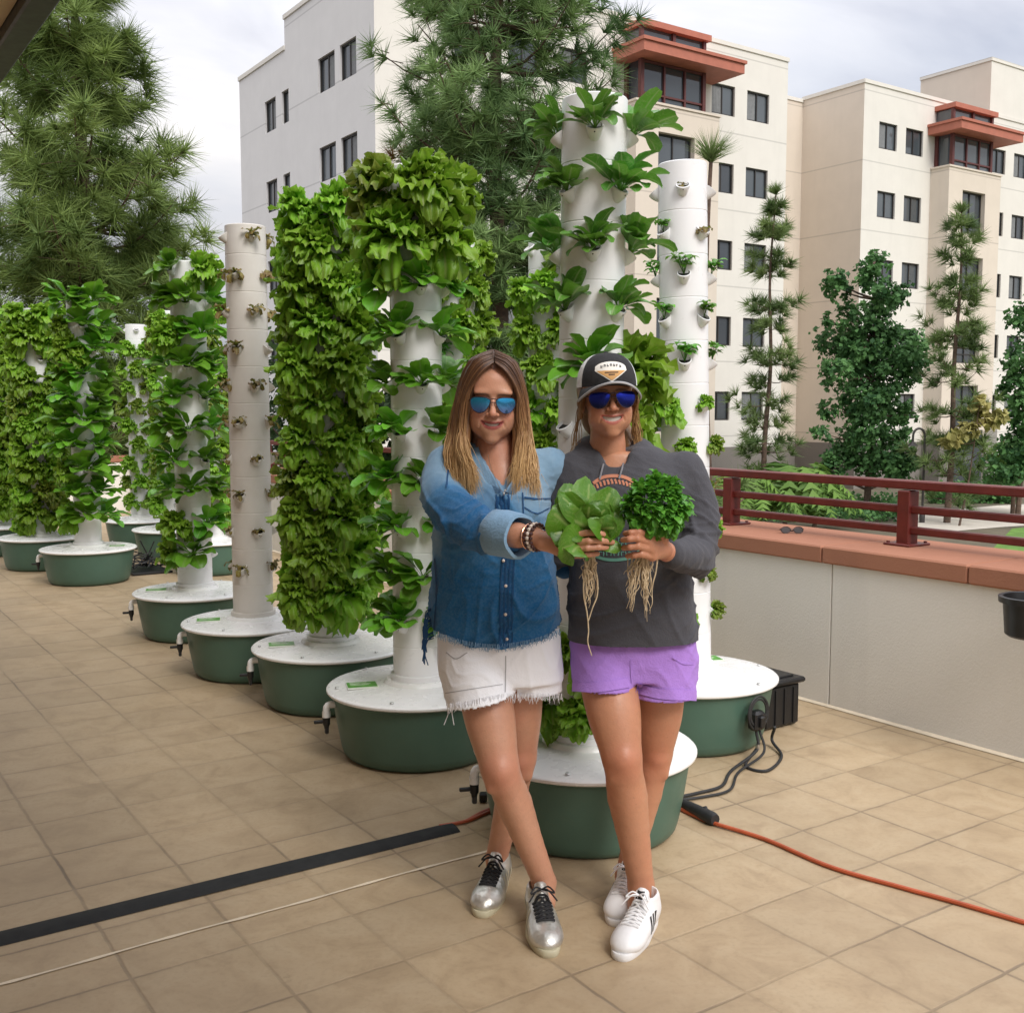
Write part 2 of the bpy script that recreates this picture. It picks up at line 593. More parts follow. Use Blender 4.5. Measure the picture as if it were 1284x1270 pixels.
# parapet with coping
par = empty('parapet_wall', ab(6, BW), 'grey stucco parapet with a terracotta coping along the terrace edge', 'wall')
mb = MB()
JT = [-1.9, 1.15, 3.46, 6.2, 9.2, 12.2]
edges = [A0] + JT + [A1_]
for i in range(len(edges) - 1):
    gbox(mb, edges[i] + (.004 if i else 0), edges[i + 1] - .004, BW, BW + .5, GZ, .715, .003)
gbox(mb, A0, A1_, BW + .012, BW + .4, GZ, .71)
mb.build('wall', M['parapet'], par, smooth=False)
mb = MB()
cj = [A0, -1.2, .5, 2.72, 3.46 + .05, 5.7, 8., 10.4, 13., A1_]
for i in range(len(cj) - 1):
    gbox(mb, cj[i] + .003, cj[i + 1] - .003, BW - .022, BW + .62, .7155, .80, .008)
mb.build('coping', M['terracotta'], par, smooth=False)
mb = MB()
n = 60
P = np.array([[ab(a, BW - .016 + .004 * math.sin(13 * a), .003), ab(a, BW - .001, .014)] for a in np.linspace(A0, A1_, n)])
mb.grid(P)
mb.build('base_caulk', M['caulk'], par)

ret = empty('parapet_wall', ab(A1_, 0), 'stucco parapet closing the far end of the terrace behind the towers', 'wall')
mb = MB(); gbox(mb, A1_, A1_ + .3, BL, BW + .5, GZ, .71); mb.build('wall', M['parapet'], ret, smooth=False)
mb = MB(); gbox(mb, A1_ - .02, A1_ + .34, BL, BW + .6, .7155, .80, .008); mb.build('coping', M['terracotta'], ret, smooth=False)

# railing
rail = empty('railing', ab(6, BW + .36, .8), 'dark red steel guard railing bolted on the terracotta coping', 'railing')
rb = BW + .36
posts = [3.30 + 1.19 * i for i in range(-5, 11)]
for zc, zh, nm, wd in ((.30, .044, 'top_rail', .07), (.178, .038, 'middle_rail', .045), (.075, .038, 'lower_rail', .045)):
    mb = MB(); gbox(mb, A0, A1_, rb - wd / 2, rb + wd / 2, .8 + zc - zh / 2, .8 + zc + zh / 2, .006)
    mb.build(nm, M['rail'], rail, smooth=False)
for a in posts:
    mb = MB()
    gbox(mb, a - .034, a + .034, rb - .04, rb + .04, .806, .8 + .272, .005)
    gbox(mb, a - .075, a + .075, rb - .085, rb + .085, .8005, .812, .003)
    for da, db in ((-1, -1), (1, -1), (-1, 1), (1, 1)):
        mb.lathe([(.0, .0), (.009, .0), (.009, .008), (0, .008)], 6, ab(a + da * .058, rb + db * .068, .812))
    mb.build('post', M['rail'], rail, smooth=False)

# near building whose eave shows in the corner
nb = empty('terrace_roof_eave', ab(2, -3.4), 'tan soffit and dark fascia of the roof eave over the terrace corner', 'roof')
be = float(np.array([-2.70, 5.90]) @ np.array([.825, .565])) + 0.02
mb = MB(); gbox(mb, -3, 11, be - .12, be, 3.2, 3.46, .01); mb.build('fascia', M['fascia'], nb, smooth=False)
mb = MB(); gbox(mb, -3, 11, be - 3.2, be - .124, 3.26, 3.40); mb.build('soffit', M['soffit'], nb, smooth=False)
mb = MB(); gbox(mb, -3, 10.4, be - 3.6, be - 3.2, 0, 3.45); mb.build('wall', M['tan'], nb, smooth=False)


# ------------------------------------------------------------------ apartment building
bld = empty('apartment_building', (12, 48, GZ), 'five storey cream apartment building with red canopies over its glazed bays', 'building')
cC = np.array([-4.42, 36.0])               # corner of the white end wall and the cream front
aa, bb = AV[:2], BV[:2]
ZT = 15.95
ROWS = [13.25 - 3.06 * i for i in range(5)]


def wallpanel(mb, o, d, nrm, t0, t1, z0, z1, holes, depth=.16):
    """a wall with real openings: o origin, d direction, nrm outward"""
    o, d, nrm = (np.array([*v, 0.]) for v in (o, d, nrm))
    ts = sorted({t0, t1, *[x for h in holes for x in h[:2]]})
    zs = sorted({z0, z1, *[x for h in holes for x in h[2:4]]})
    up = np.array([0, 0, 1.])
    flip = np.cross(d, up) @ nrm < 0

    def q(pts):
        mb.add(pts[::-1] if flip else pts, [(0, 1, 2, 3)])
    P = lambda t, z, k=0.: o + d * t + up * z - nrm * k
    for i in range(len(ts) - 1):
        for j in range(len(zs) - 1):
            tm, zm = (ts[i] + ts[i + 1]) / 2, (zs[j] + zs[j + 1]) / 2
            if any(h[0] < tm < h[1] and h[2] < zm < h[3] for h in holes): continue
            q([P(ts[i], zs[j]), P(ts[i + 1], zs[j]), P(ts[i + 1], zs[j + 1]), P(ts[i], zs[j + 1])])
    for a0, a1, b0, b1 in [h[:4] for h in holes]:
        q([P(a0, b0), P(a0, b0, depth), P(a0, b1, depth), P(a0, b1)][::-1])
        q([P(a1, b0), P(a1, b0, depth), P(a1, b1, depth), P(a1, b1)])
        q([P(a0, b0), P(a1, b0), P(a1, b0, depth), P(a0, b0, depth)][::-1])
        q([P(a0, b1), P(a1, b1), P(a1, b1, depth), P(a0, b1, depth)])


def window(o, d, nrm, h, depth=.16, mull=1, curtain=False, tr=False):
    o, d, nrm = (np.array([*v, 0.]) for v in (o, d, nrm))
    t0, t1, z0, z1 = h
    Mx = np.array([d, nrm, [0, 0, 1]]).T
    C_ = lambda t, z, k: o + d * t + np.array([0, 0, z]) - nrm * k
    mb = MB(); fw = .06
    k = depth - .05
    for t in (t0 + fw / 2, t1 - fw / 2):
        mb.box(C_(t, (z0 + z1) / 2, k), (fw, .07, z1 - z0), Mx)
    for z in (z0 + fw / 2, z1 - fw / 2):
        mb.box(C_((t0 + t1) / 2, z, k), (t1 - t0 - 2 * fw, .066, fw), Mx)
    for i in range(mull):
        t = t0 + (t1 - t0) * (i + 1) / (mull + 1)
        mb.box(C_(t, (z0 + z1) / 2, k), (.05, .062, z1 - z0 - 2 * fw), Mx)
    if tr:
        mb.box(C_((t0 + t1) / 2, z0 + (z1 - z0) * .22, k), (t1 - t0 - 2 * fw, .06, .05), Mx)
    f = mb.build('window', M['bronze_frame'], bld, smooth=False)
    mb = MB()
    mb.box(C_((t0 + t1) / 2, (z0 + z1) / 2, depth - .02), (t1 - t0 - .02, .02, z1 - z0 - .02), Mx)
    mb.build('pane', M['glass'], f, smooth=False)
    if curtain:
        mb = MB()
        s0 = t0 + .1; s1 = t0 + (t1 - t0) * random.choice([.5, .45])
        nn = 24
        G_ = np.array([[C_(s0 + (s1 - s0) * i / nn, z, depth - .035 - .0 + .006 * math.sin(i * 1.6)) for z in (z0 + .08, z1 - .07)] for i in range(nn + 1)])
        mb.grid(G_); mb.build('curtain', M['curtain'], f)


WALL = {k: MB() for k in ('cream', 'tan', 'white', 'grey')}
# --- wing one: white end wall (runs along a)
Hs = []
for r in range(5):
    z0, z1 = 12.55 - 3.06 * r, 13.75 - 3.06 * r
    for t in ((1.3, 2.54), (2.95, 4.3), (6.95, 7.6), (8.2, 9.3)): Hs.append((t[0], t[1], z0 - (.35 if t[0] > 5 else 0), z1 - (.35 if t[0] > 5 else 0)))
nW = -bb
Hs = [(a, b, z0, z1) for a, b, z0, z1 in Hs]
wallpanel(WALL['white'], cC, aa, nW, 0, 12.0, GZ, 14.85, Hs)
wallpanel(WALL['white'], cC, aa, nW, 0, 7.25, 14.85, ZT, [])
for h in Hs: window(cC, aa, nW, h, mull=1 if h[1] - h[0] > .8 else 0, curtain=h[1] - h[0] > .8 and random.random() < .6)
# --- wing one: cream front (runs along b)
nF = -aa
W1 = 19.4
holes = []
for z in ROWS:
    for t in ((15.0, 16.3), (17.0, 18.3), (3.0, 4.3), (5.2, 6.5), (7.4, 8.7)): holes.append((t[0], t[1], z, z + 1.18))
wallpanel(WALL['cream'], cC, bb, nF, 0, W1, -.1, ZT, holes)
for h in holes: window(cC, bb, nF, h, curtain=random.random() < .55)
wallpanel(WALL['grey'], cC + aa * -.01, bb, nF, 0, W1, GZ, -.1, [])
# return walls and recess
c1 = cC + bb * W1
c2 = c1 + bb * 5.0
wallpanel(WALL['tan'], c1, aa, bb, 0, 3.5, GZ, ZT, [])
rh = [(.0 + .25, 1.35, z, z + 1.75) for z in ROWS]
wallpanel(WALL['tan'], c1 + aa * 3.5, bb, nF, 0, 5.0, -.1, ZT - .1, rh)
for h in rh: window(c1 + aa * 3.5, bb, nF, h, mull=0)
wallpanel(WALL['grey'], c1 + aa * 3.5, bb, nF, 0, 5.0, GZ, -.1, [])
wallpanel(WALL['tan'], c2, aa, -bb, 0, 3.5, -.1, ZT, [])
wallpanel(WALL['grey'], c2, aa, -bb, 0, 3.5, GZ, -.1, [])
# wing two
holes = []
W2 = 24.
for z in ROWS:
    for t in ((1.1, 2.4), (3.05, 4.35), (9.95, 11.15), (11.9, 13.1), (15.2, 16.5), (18, 19.3), (21, 22.3)): holes.append((t[0], t[1], z, z + 1.18))
wallpanel(WALL['cream'], c2, bb, nF, 0, W2, -.1, ZT, holes)
for h in holes: window(c2, bb, nF, h, curtain=random.random() < .55)
wallpanel(WALL['grey'], c2, bb, nF, 0, W2, GZ, -.1, [])


def prism(mb, pts, z0, z1):
    n = len(pts)
    v = [(*p, z0) for p in pts] + [(*p, z1) for p in pts]
    mb.add(v, [tuple(range(n, 2 * n)), tuple(range(n - 1, -1, -1))] + [(i, (i + 1) % n, n + (i + 1) % n, n + i) for i in range(n)])


def rect(o, t0, t1, k0, k1):
    """t along the front, k outward from it"""
    return [o + bb * t0 - aa * k0, o + bb * t0 - aa * k1, o + bb * t1 - aa * k1, o + bb * t1 - aa * k0][::1]


mbr = MB()
prism(mbr, [cC - bb * -.3 + aa * .3, cC + bb * (W1 - .3) + aa * .3, cC + bb * (W1 - .3) + aa * 11.7, cC + bb * .3 + aa * 11.7], 14.2, 14.7)
prism(mbr, [c2 + bb * .3 + aa * .3, c2 + bb * (W2 - .3) + aa * .3, c2 + bb * (W2 - .3) + aa * 12, c2 + bb * .3 + aa * 12], 15.0, 15.5)
mbr.build('roof', M['grey_base'], bld, smooth=False)
# back faces and side closures
wallpanel(WALL['cream'], cC + aa * 7.25, bb, -aa, .01, 4, 14.85, ZT, [])
wallpanel(WALL['cream'], cC + aa * 12, bb, aa, 0, W1 + 24, GZ, 14.85, [])
wallpanel(WALL['cream'], c2 + bb * W2, aa, bb, 0, 12, GZ, ZT, [])
# parapet trim
mbt = MB()


def trim(p, q, nrm, z, th=.09, hh=.16):
    d = q - p; L = np.linalg.norm(d); d = d / L
    c = (p + q) / 2 + nrm * (th / 2 - .04)
    mbt.box((*c, z), (L + .06, th, hh), np.array([[*d, 0], [*nrm, 0], [0, 0, 1]]).T)


trim(cC, cC + aa * 7.25, -bb, ZT + .08)
trim(cC + aa * 7.25, cC + aa * 12, -bb, 14.93)
trim(cC, c1, nF, ZT + .081)
trim(c1 + aa * 3.5, c2 + aa * 3.5, nF, ZT - .02)
trim(c2, c2 + aa * 3.5, -bb, ZT + .08)
trim(c2, c2 + bb * W2, nF, ZT + .081)
# penthouse on wing two
t0 = 9.6
po = c2 + bb * t0 - aa * .02
wallpanel(WALL['cream'], po, bb, nF, 0, 14, ZT + .17, 18.6, [])
wallpanel(WALL['tan'], po, aa, -bb, 0, 4.0, ZT + .0, 18.6, [])
prism(WALL['cream'], [po + aa * .05 + bb * .05, po + aa * .05 + bb * 13.9, po + aa * 4 + bb * 13.9, po + aa * 4 + bb * .05], 18.3, 18.58)
trim(po, po + bb * 14, nF, 18.65); trim(po, po + aa * 4, -bb, 18.651)


def bay(o, s0, s1):
    """projecting bay: tan base, glazed top floor, red canopies"""
    p = 1.0; zs = 12.75
    hs = [(s0 + 1.1, s0 + 2.95, z - .35, z + 1.6) for z in [x - 3.06 for x in ROWS[:1]] + ROWS[2:]]
    hs = [(a, b, z0 - .05, z1) for a, b, z0, z1 in hs]
    wallpanel(WALL['tan'], o - aa * p, bb, nF, s0, s1, -.1, zs, hs, .3)
    for h in hs: window(o - aa * p, bb, nF, h, .3, mull=1, tr=True)
    wallpanel(WALL['tan'], o + bb * s0, -aa, -bb, 0, p, -.1, zs, [])
    wallpanel(WALL['tan'], o + bb * s1, -aa, bb, 0, p, -.1, zs, [])
    wallpanel(WALL['grey'], o - aa * p, bb, nF, s0, s1, GZ, -.1, [])
    wallpanel(WALL['grey'], o + bb * s0, -aa, -bb, 0, p, GZ, -.1, [])
    prism(WALL['tan'], rect(o, s0 - .05, s1 + .05, 0, p + .05)[::-1], zs, zs + .08)
    g0, g1 = s0 + .25, s1 - .75
    mb = MB()
    zc = 14.3
    Mx = np.array([[*bb, 0], [*aa, 0], [0, 0, 1]]).T
    pt = lambda t, k, z: (*(o + bb * t - aa * k), z)
    for t, k in ((g0 + .06, p - .1), (g1 - .06, p - .1), (g0 + .06, .1), (g1 - .06, .1)):
        mb.box(pt(t, k, (zs + zc) / 2 + .04), (.16, .16, zc - zs - .08), Mx)
    for t in (g0 + (g1 - g0) * .36, g0 + (g1 - g0) * .68):
        mb.box(pt(t, p - .08, (zs + zc) / 2 + .04), (.08, .08, zc - zs - .08), Mx)
    mb.box(pt((g0 + g1) / 2, p - .08, zs + .35), (g1 - g0 - .3, .07, .07), Mx)
    mb.box(pt((g0 + g1) / 2, p - .08, zc - .06), (g1 - g0 - .3, .07, .1), Mx)
    f = mb.build('bay_window', M['canopy_dark'], bld, smooth=False)
    mb = MB(); prism(mb, rect(o, g0 + .08, g1 - .08, .0, p - .12)[::-1], zs + .08, zc); mb.build('pane', M['glass'], f, smooth=False)
    mb = MB()
    prism(mb, rect(o, g0 - .55, g1 + 1.3, -.0, p + .75)[::-1], zc + .003, zc + .46)
    prism(mb, rect(o, g0 - .62, g1 + 1.37, -.0, p + .82)[::-1], zc + .36, zc + .48)
    prism(mb, rect(o, g0 - .1, g1 + .15, -.6, p + .12)[::-1], zc + 1.16, zc + 1.38)
    mb.build('canopy', M['canopy'], bld, smooth=False)
    mb = MB()
    for t, k in ((g0 + .05, p - .1), (g1 - .05, p - .1), ((g0 + g1) / 2, p - .1)):
        mb.box(pt(t, k, zc + .82), (.14, .14, .7), Mx)
    f = mb.build('clerestory_frame', M['canopy_dark'], bld, smooth=False)
    mb = MB(); prism(mb, rect(o, g0 + .06, g1 - .06, -.5, p - .14)[::-1], zc + .475, zc + 1.15); mb.build('pane', M['glass'], f, smooth=False)


bay(cC, 10.2, 14.45)
bay(c2, 5.0, 9.2)
WALL['cream'].build('front_wall', M['cream'], bld, smooth=False)
WALL['tan'].build('bay_wall', M['tan'], bld, smooth=False)
WALL['white'].build('end_wall', M['white_stucco'], bld, smooth=False)
WALL['grey'].build('ground_floor_wall', M['grey_base'], bld, smooth=False)
mbt.build('roof_trim', M['cream'], bld, smooth=False)
# entrance with pillar and its small framed sign
mb = MB()
eo = c2 + bb * 6.2 - aa * 1.02
Mx = np.array([[*bb, 0], [*aa, 0], [0, 0, 1]]).T
mb.box((*(eo + bb * 1.0), -.85), (2.4, .06, 2.6), Mx)
mb.build('entrance_door', M['glass'], bld, smooth=False)
mb = MB(); mb.box((*(eo + bb * 2.9 - aa * .35), -.8), (.9, .6, 2.8), Mx); pl = mb.build('pillar', M['cream'], bld, smooth=False)
mb = MB(); mb.box((*(eo + bb * 2.95 - aa * .67), -.3), (.36, .04, .45), Mx, .01); mb.build('notice_frame', M['canopy_dark'], pl, smooth=False)
mb = MB(); mb.box((*(eo + bb * 2.95 - aa * .695), -.3), (.26, .012, .34), Mx); mb.build('notice', M['soffit'], pl, smooth=False)

# path, lawn
mb = MB()
mb.add([(11.6, 31.5, GZ + .01), (15.2, 33.6, GZ + .01), (24, 37.8, GZ + .01), (60, 55, GZ + .01), (60, 60, GZ + .01), (18.5, 41.2, GZ + .01), (13.2, 37.4, GZ + .01)], [(0, 1, 2, 3, 4, 5, 6)])
tag(mb.build('path', M['concrete'], smooth=False), kind='structure')
mb = MB()
mb.add([(11.9, 27.0, GZ + .016), (70, 27, GZ + .016), (60, 54.4, GZ + .016), (24.2, 37.4, GZ + .016), (15.4, 33.2, GZ + .016)], [(0, 1, 2, 3, 4)])
tag(mb.build('lawn', M['grass'], smooth=False), kind='structure')

# gooseneck lamp
lp = at(1156, 655, 35.); lp[2] = GZ
lamp = empty('street_lamp', lp, 'slim dark gooseneck lamp post on the courtyard path', 'lamp post')
mb = MB()
hh = 3.05
arc = [(0, 0, 0), (0, 0, hh - .5)] + [(-.19 + .19 * math.cos(t), 0, hh - .25 + .25 * math.sin(t)) for t in np.linspace(0, math.pi, 10)] + [(-.38, 0, hh - .42)]
mb.tube(np.array(arc) + lp, .038, 8); mb.lathe([(.09, 0), (.09, .3), (.05, .36)], 10, lp)
mb.build('post', M['bronze_frame'], lamp)
mb = MB(); mb.lathe([(.02, .16), (.06, .12), (.17, .0), (.15, .0), (.0, .06)], 14, lp + np.array([-.38, 0, hh - .56])); mb.build('lamp_shade', M['bronze_frame'], lamp)

# ------------------------------------------------------------------ trees
def tufts(mb, p, d, n, L, wd, spread, rng, tone, dead):
    """a brush of needles: thin blades fanning from p about direction d"""
    u, v, a = frame(d)
    for _ in range(n):
        th = rng.uniform(0, 6.283); ph = spread * math.sqrt(rng.random())
        q = a * math.cos(ph) + math.sin(ph) * (u * math.cos(th) + v * math.sin(th))
        l = L * rng.uniform(.7, 1.1)
        s_ = np.cross(q, (rng.uniform(-1, 1), rng.uniform(-1, 1), rng.uniform(-1, 1)))
        s_ = s_ / (np.linalg.norm(s_) + 1e-9) * wd / 2
        b = p - a * rng.uniform(0, .5) * L * .5
        tip = b + q * l + np.array([0, 0, -.10 * l])
        t = min(1, max(0, tone + rng.uniform(-.2, .2)))
        mb.add([b - s_, b + s_, tip], [(0, 1, 2)], [(t, dead, 0, 1)] * 3)


def pine(name, base, top, z0, prof, nwh, nbr, ntuf, needle, L, wd, label, mat, trunk_r=.14, seed=1, lean=(0, 0), nn=34, group=None, droop=.1, dead=.05, spread=1.25):
    rng = random.Random(seed)
    base = np.array(base, float)
    root = empty(name, base, label, 'tree', group)
    tb, fb = MB(), MB()
    H = top - base[2]
    ax = lambda z: base + np.array([lean[0] * ((z - base[2]) / H) ** 1.3 + .05 * math.sin(z * 1.1 + seed), lean[1] * (z - base[2]) / H + .05 * math.cos(z * .9), z - base[2]])
    zs = np.linspace(base[2], top, 18)
    tb.tube([ax(z) for z in zs], [trunk_r * (1 - .9 * (z - base[2]) / H) + .012 for z in zs], 10)
    for i in range(nwh):
        z = z0 + (top - z0) * (i + rng.uniform(-.6, .6)) / nwh
        z = min(max(z, z0), top - .1)
        f = (z - z0) / (top - z0)
        R = np.interp(f, *prof)
        off = rng.uniform(0, 6.28)
        for k in range(nbr):
            th = off + 6.283 * k / nbr + rng.uniform(-.4, .4)
            r = R * rng.uniform(.5, 1.18)
            if r < .12: continue
            dr = np.array([math.cos(th), math.sin(th), 0])
            rise = rng.uniform(.1, .45) * r
            p0 = ax(z)
            P = np.array([p0 + dr * r * t + np.array([0, 0, rise * t * t - droop * r * math.sin(math.pi * t)]) for t in np.linspace(0, 1, 6)])
            br = trunk_r * .28 * (1 - f * .7)
            tb.tube(P, np.linspace(max(br, .012), .006, 6), 5, cap=False)
            tone = rng.uniform(.15, .85)
            dd = 1. if rng.random() < dead else 0.
            for j in range(ntuf):
                t = (j + rng.random()) / ntuf
                t = .28 + .72 * t
                p = P[0] + (P[-1] - P[0]) * t
                p = np.array([np.interp(t, np.linspace(0, 1, 6), P[:, c]) for c in range(3)])
                sd_ = np.cross(dr, (0, 0, 1)) * rng.uniform(-1, 1) * r * .42 * (1.1 - t * .6)
                q = p + sd_ + np.array([0, 0, rng.uniform(-.16, .22)]) + dr * abs(rng.uniform(0, .1))
                if np.linalg.norm(sd_) > .15 and rng.random() < .6:
                    tb.tube([p - dr * .12, (p + q) / 2, q], [.008, .006, .004], 4, cap=False)
                dirn = dr * .7 + sd_ * 1.2 + np.array([0, 0, .75 + rng.uniform(-.3, .4)])
                tufts(fb, q, dirn, nn, L, wd, spread, rng, tone, dd if rng.random() < .8 else 0.)
    for _ in range(5):
        tufts(fb, ax(top), (rng.uniform(-.3, .3), rng.uniform(-.3, .3), 1), nn, L, wd, 1.1, rng, .6, 0)
    tb.build('trunk', M['trunk'], root)
    fb.build('crown', M[mat], root, smooth=False, colors=True)
    return root


pine('pine_tree', at(104, 420, 17)[:2].tolist() + [GZ], 9.9, .6, ((0, .3, .42, .63, .75, 1), (1.7, 1.95, 1.85, 1.2, .78, .2)), 19, 8, 12, None, .46, .017,
     'tall bushy pine with olive green needles behind the planted towers', 'needle', .17, 3, (.1, 0), nn=56, dead=.02, spread=1.5)
pine('pine_tree', at(622, 420, 15.5)[:2].tolist() + [GZ], 10.6, .9, ((0, .25, .42, .64, .85, 1), (.8, 1.2, 1.55, 1.75, 1.45, .4)), 20, 8, 15, None, .34, .015,
     'tall dark pine with a reddish trunk standing in front of the building', 'needle_blue', .17, 5, (.05, 0), nn=50, dead=.02, spread=1.5)
pine('pine_tree', at(960, 560, 36)[:2].tolist() + [GZ], at(966, 240, 36)[2], -1.2, ((0, .3, .6, 1), (1.0, 1.15, 1.1, .25)), 17, 3, 5, None, .46, .030,
     'slim young pine with sparse tufted branches before the recessed wall', 'needle_young', .09, 11, (.12, 0), nn=46, dead=.0, spread=1.35)
pine('pine_tree', at(1192, 560, 35)[:2].tolist() + [GZ], at(1200, 262, 35)[2], -1.4, ((0, .5, 1), (1.25, 1.3, .3)), 18, 3, 5, None, .46, .030,
     'young pine with drooping olive tufts in front of the second bay', 'needle_young', .10, 14, (.12, 0), nn=40, dead=.0, spread=1.35)
pine('pine_tree', at(893, 560, 9.5)[:2].tolist() + [GZ], at(884, 195, 9.5)[2], -.5, ((0, .3, .4, .8, .9, 1), (.32, .3, .10, .08, .10, .1)), 6, 4, 2, None, .30, .008,
     'thin young pine with bottlebrush tufts rising behind the herb tower', 'needle_young', .04, 21, (-.05, 0), nn=60, dead=.12, spread=1.5)


def leafy(name, base, blobs, label, mat, n, leaf=.11, trunk_r=.09, seed=1, group=None, fold=True, cat='tree', stems=1):
    """trunk with limbs; leaves gathered in clumps through the volume of each blob (centre, radius)"""
    rng = np.random.RandomState(seed)
    base = np.array(base, float)
    root = empty(name, base, label, cat, group)
    tb, fb = MB(), MB()
    topb = max(blobs, key=lambda b: b[0][2])
    tp = np.array(topb[0])
    P = catmull([base, base * .6 + tp * .4 + np.array([.08, .05, 0]), tp], 9)
    tb.tube(P, np.linspace(trunk_r, .015, 9), 8)
    for c, r in blobs:
        c = np.array(c, float)
        i = int(np.argmin(np.abs(P[:, 2] - (c[2] - r * .8))))
        tb.tube(catmull([P[i], (P[i] + c) / 2 + np.array([0, 0, -.08]), c], 6), np.linspace(max(.012, trunk_r * .4), .008, 6), 5, cap=False)
    vol = sum(b[1] ** 2 for b in blobs)
    V, Fc, Cc = [], [], []
    for c, r in blobs:
        m = int(n * r * r / vol / 14)
        for _ in range(m):
            d = rng.normal(size=3); d /= np.linalg.norm(d)
            cc = np.array(c) + d * r * rng.uniform(.35, 1.0) ** .6 * np.array([1, 1, .92])
            tone = np.clip(rng.normal(.5, .22), 0, 1)
            for _ in range(14):
                p = cc + rng.normal(size=3) * r * .14
                nrm = d * .6 + rng.normal(size=3) * .6 + np.array([0, -.2, .5])
                u, v, a = frame(nrm)
                th = rng.uniform(0, 6.28)
                u, v = u * math.cos(th) + v * math.sin(th), -u * math.sin(th) + v * math.cos(th)
                l = leaf * rng.uniform(.6, 1.25)
                o = len(V)
                V += [p, p + u * l * .45 + v * l * .42 + a * l * .06, p + u * l * 1.0 - a * l * .12, p + u * l * .45 - v * l * .42 + a * l * .06]
                t = float(np.clip(tone + rng.normal() * .12, 0, 1))
                Cc += [(t, 0, 0, 1)] * 4
                Fc.append((o, o + 1, o + 2, o + 3))
    tb.build('trunk', M['trunk'], root)
    np_mesh('crown', np.array(V), np.array(Fc), M[mat], root, Cc, smooth=False)
    return root


def blob(px, py, Y, r): return (at(px, py, Y), r)


b_ = at(1088, 590, 38); b_[2] = GZ
rg = np.random.RandomState(12)
bl = []
for k in range(46):
    y = 325 + 275 * rg.rand() ** .85
    hw = np.interp(y, [318, 345, 400, 450, 485, 520, 575, 600], [8, 26, 52, 50, 36, 50, 56, 52])
    x = 1090 + hw * rg.uniform(-1, 1) - (6 if y > 480 else 0)
    bl.append(blob(x, y, 38 + rg.uniform(-1.2, 1.2), rg.uniform(.30, .70)))
bl += [blob(1045, 350, 38, 0.41), blob(1052, 362, 38, 0.46), blob(1098, 325, 38, 0.34), blob(1138, 520, 38, 0.41), blob(1090, 420, 38, 0.95), blob(1085, 500, 38, 0.88), blob(1088, 560, 38, 1.09), blob(1140, 470, 38, 0.34), blob(1038, 400, 38, 0.30), blob(1044, 458, 38, 0.38)]
leafy('broadleaf_tree', b_, bl, 'dense dark green broadleaf tree at the corner of the second wing', 'leafy', 17000, .18, .14, 4)
b_ = at(1278, 600, 36); b_[2] = GZ
leafy('broadleaf_tree', b_, [blob(1288, 400, 36, 0.63), blob(1290, 455, 36, 0.86), blob(1275, 490, 36, 0.55), blob(1300, 520, 36, 0.94), blob(1282, 560, 36, 0.79), blob(1262, 590, 36, 0.71)],
      'green broadleaf tree cut by the photo edge beside the lawn', 'leafy', 4200, .20, .1, 9)
b_ = at(1205, 600, 34); b_[2] = GZ
leafy('yellow_shrub', b_, [blob(1212, 542, 34, 0.33), blob(1190, 552, 34, 0.27), blob(1236, 525, 34, 0.33), blob(1228, 508, 34, 0.22), blob(1250, 522, 34, 0.22)],
      'yellowing shrub with pale leaf rosettes below the second bay', 'yellow_leaf', 520, .26, .04, 6, cat='shrub')
hb = [(-9.5, 17.5, 2.0), (-7.4, 18.3, 2.3), (-5.4, 18.8, 1.9), (-3.6, 19.6, 2.2), (-1.6, 20.4, 1.8), (.2, 21.2, 2.1), (-11.5, 16.6, 2.2)]
hl = ['broad dark shrub tree behind the tall bushy pine', 'rounded dark shrub tree just beyond the pine trunk', 'dark shrub tree behind the nearly bare tower', 'dark shrub tree hidden behind the overgrown tower',
      'dark shrub tree between the two big pines', 'dark shrub tree behind the dark pine trunk', 'outermost dark shrub tree behind the farthest towers']
for i, (x, y, r) in enumerate(hb):
    rg = np.random.RandomState(i + 40)
    bl = [(np.array([x, y, 0]) + np.array([rg.uniform(-1, 1) * r * .6, rg.uniform(-.5, .5) * r, rg.uniform(-1.2, 1.7)]), r * rg.uniform(.42, .62)) for _ in range(9)]
    leafy('shrub_tree', (x, y, GZ), bl, hl[i], 'hedge', 5200, .16, .09, i + 60, 'dark shrub trees beyond the terrace')

# ferns, bushes and ground cover in the courtyard
def fern(x, y, r, n, label, seed, zt=.4):
    rng = random.Random(seed)
    root = empty('fern_plant', (x, y, GZ), label, 'fern', 'ferns beyond the railing')
    mb = MB()
    for i in range(n):
        th = rng.uniform(0, 6.28); l = r * rng.uniform(.7, 1.1); h = r * rng.uniform(.45, .9)
        P = catmull([(x, y, zt), (x + math.cos(th) * l * .5, y + math.sin(th) * l * .5, zt + h), (x + math.cos(th) * l, y + math.sin(th) * l, zt + h * .35)], 14)
        sd_ = np.array([-math.sin(th), math.cos(th), 0])
        t = rng.random()
        for k in range(2, 13):
            wl = .22 * r * math.sin(math.pi * (k / 14) ** .8) + .03
            for s_ in (-1, 1):
                p = P[k]; q = p + sd_ * s_ * wl + (P[min(k + 1, 13)] - P[k]) * .7 + np.array([0, 0, -.05])
                dw = (P[min(k + 1, 13)] - P[k]) * .42
                mb.add([p - dw, p + dw, q], [(0, 1, 2)], [(t, 0, 0, 1)] * 3)
    mb.build('fronds', M['fern'], root, smooth=False, colors=True)
    mb = MB(); mb.tube([(x, y, GZ), (x, y, zt + .02)], [.09, .07], 8); mb.build('stem', M['trunk'], root)


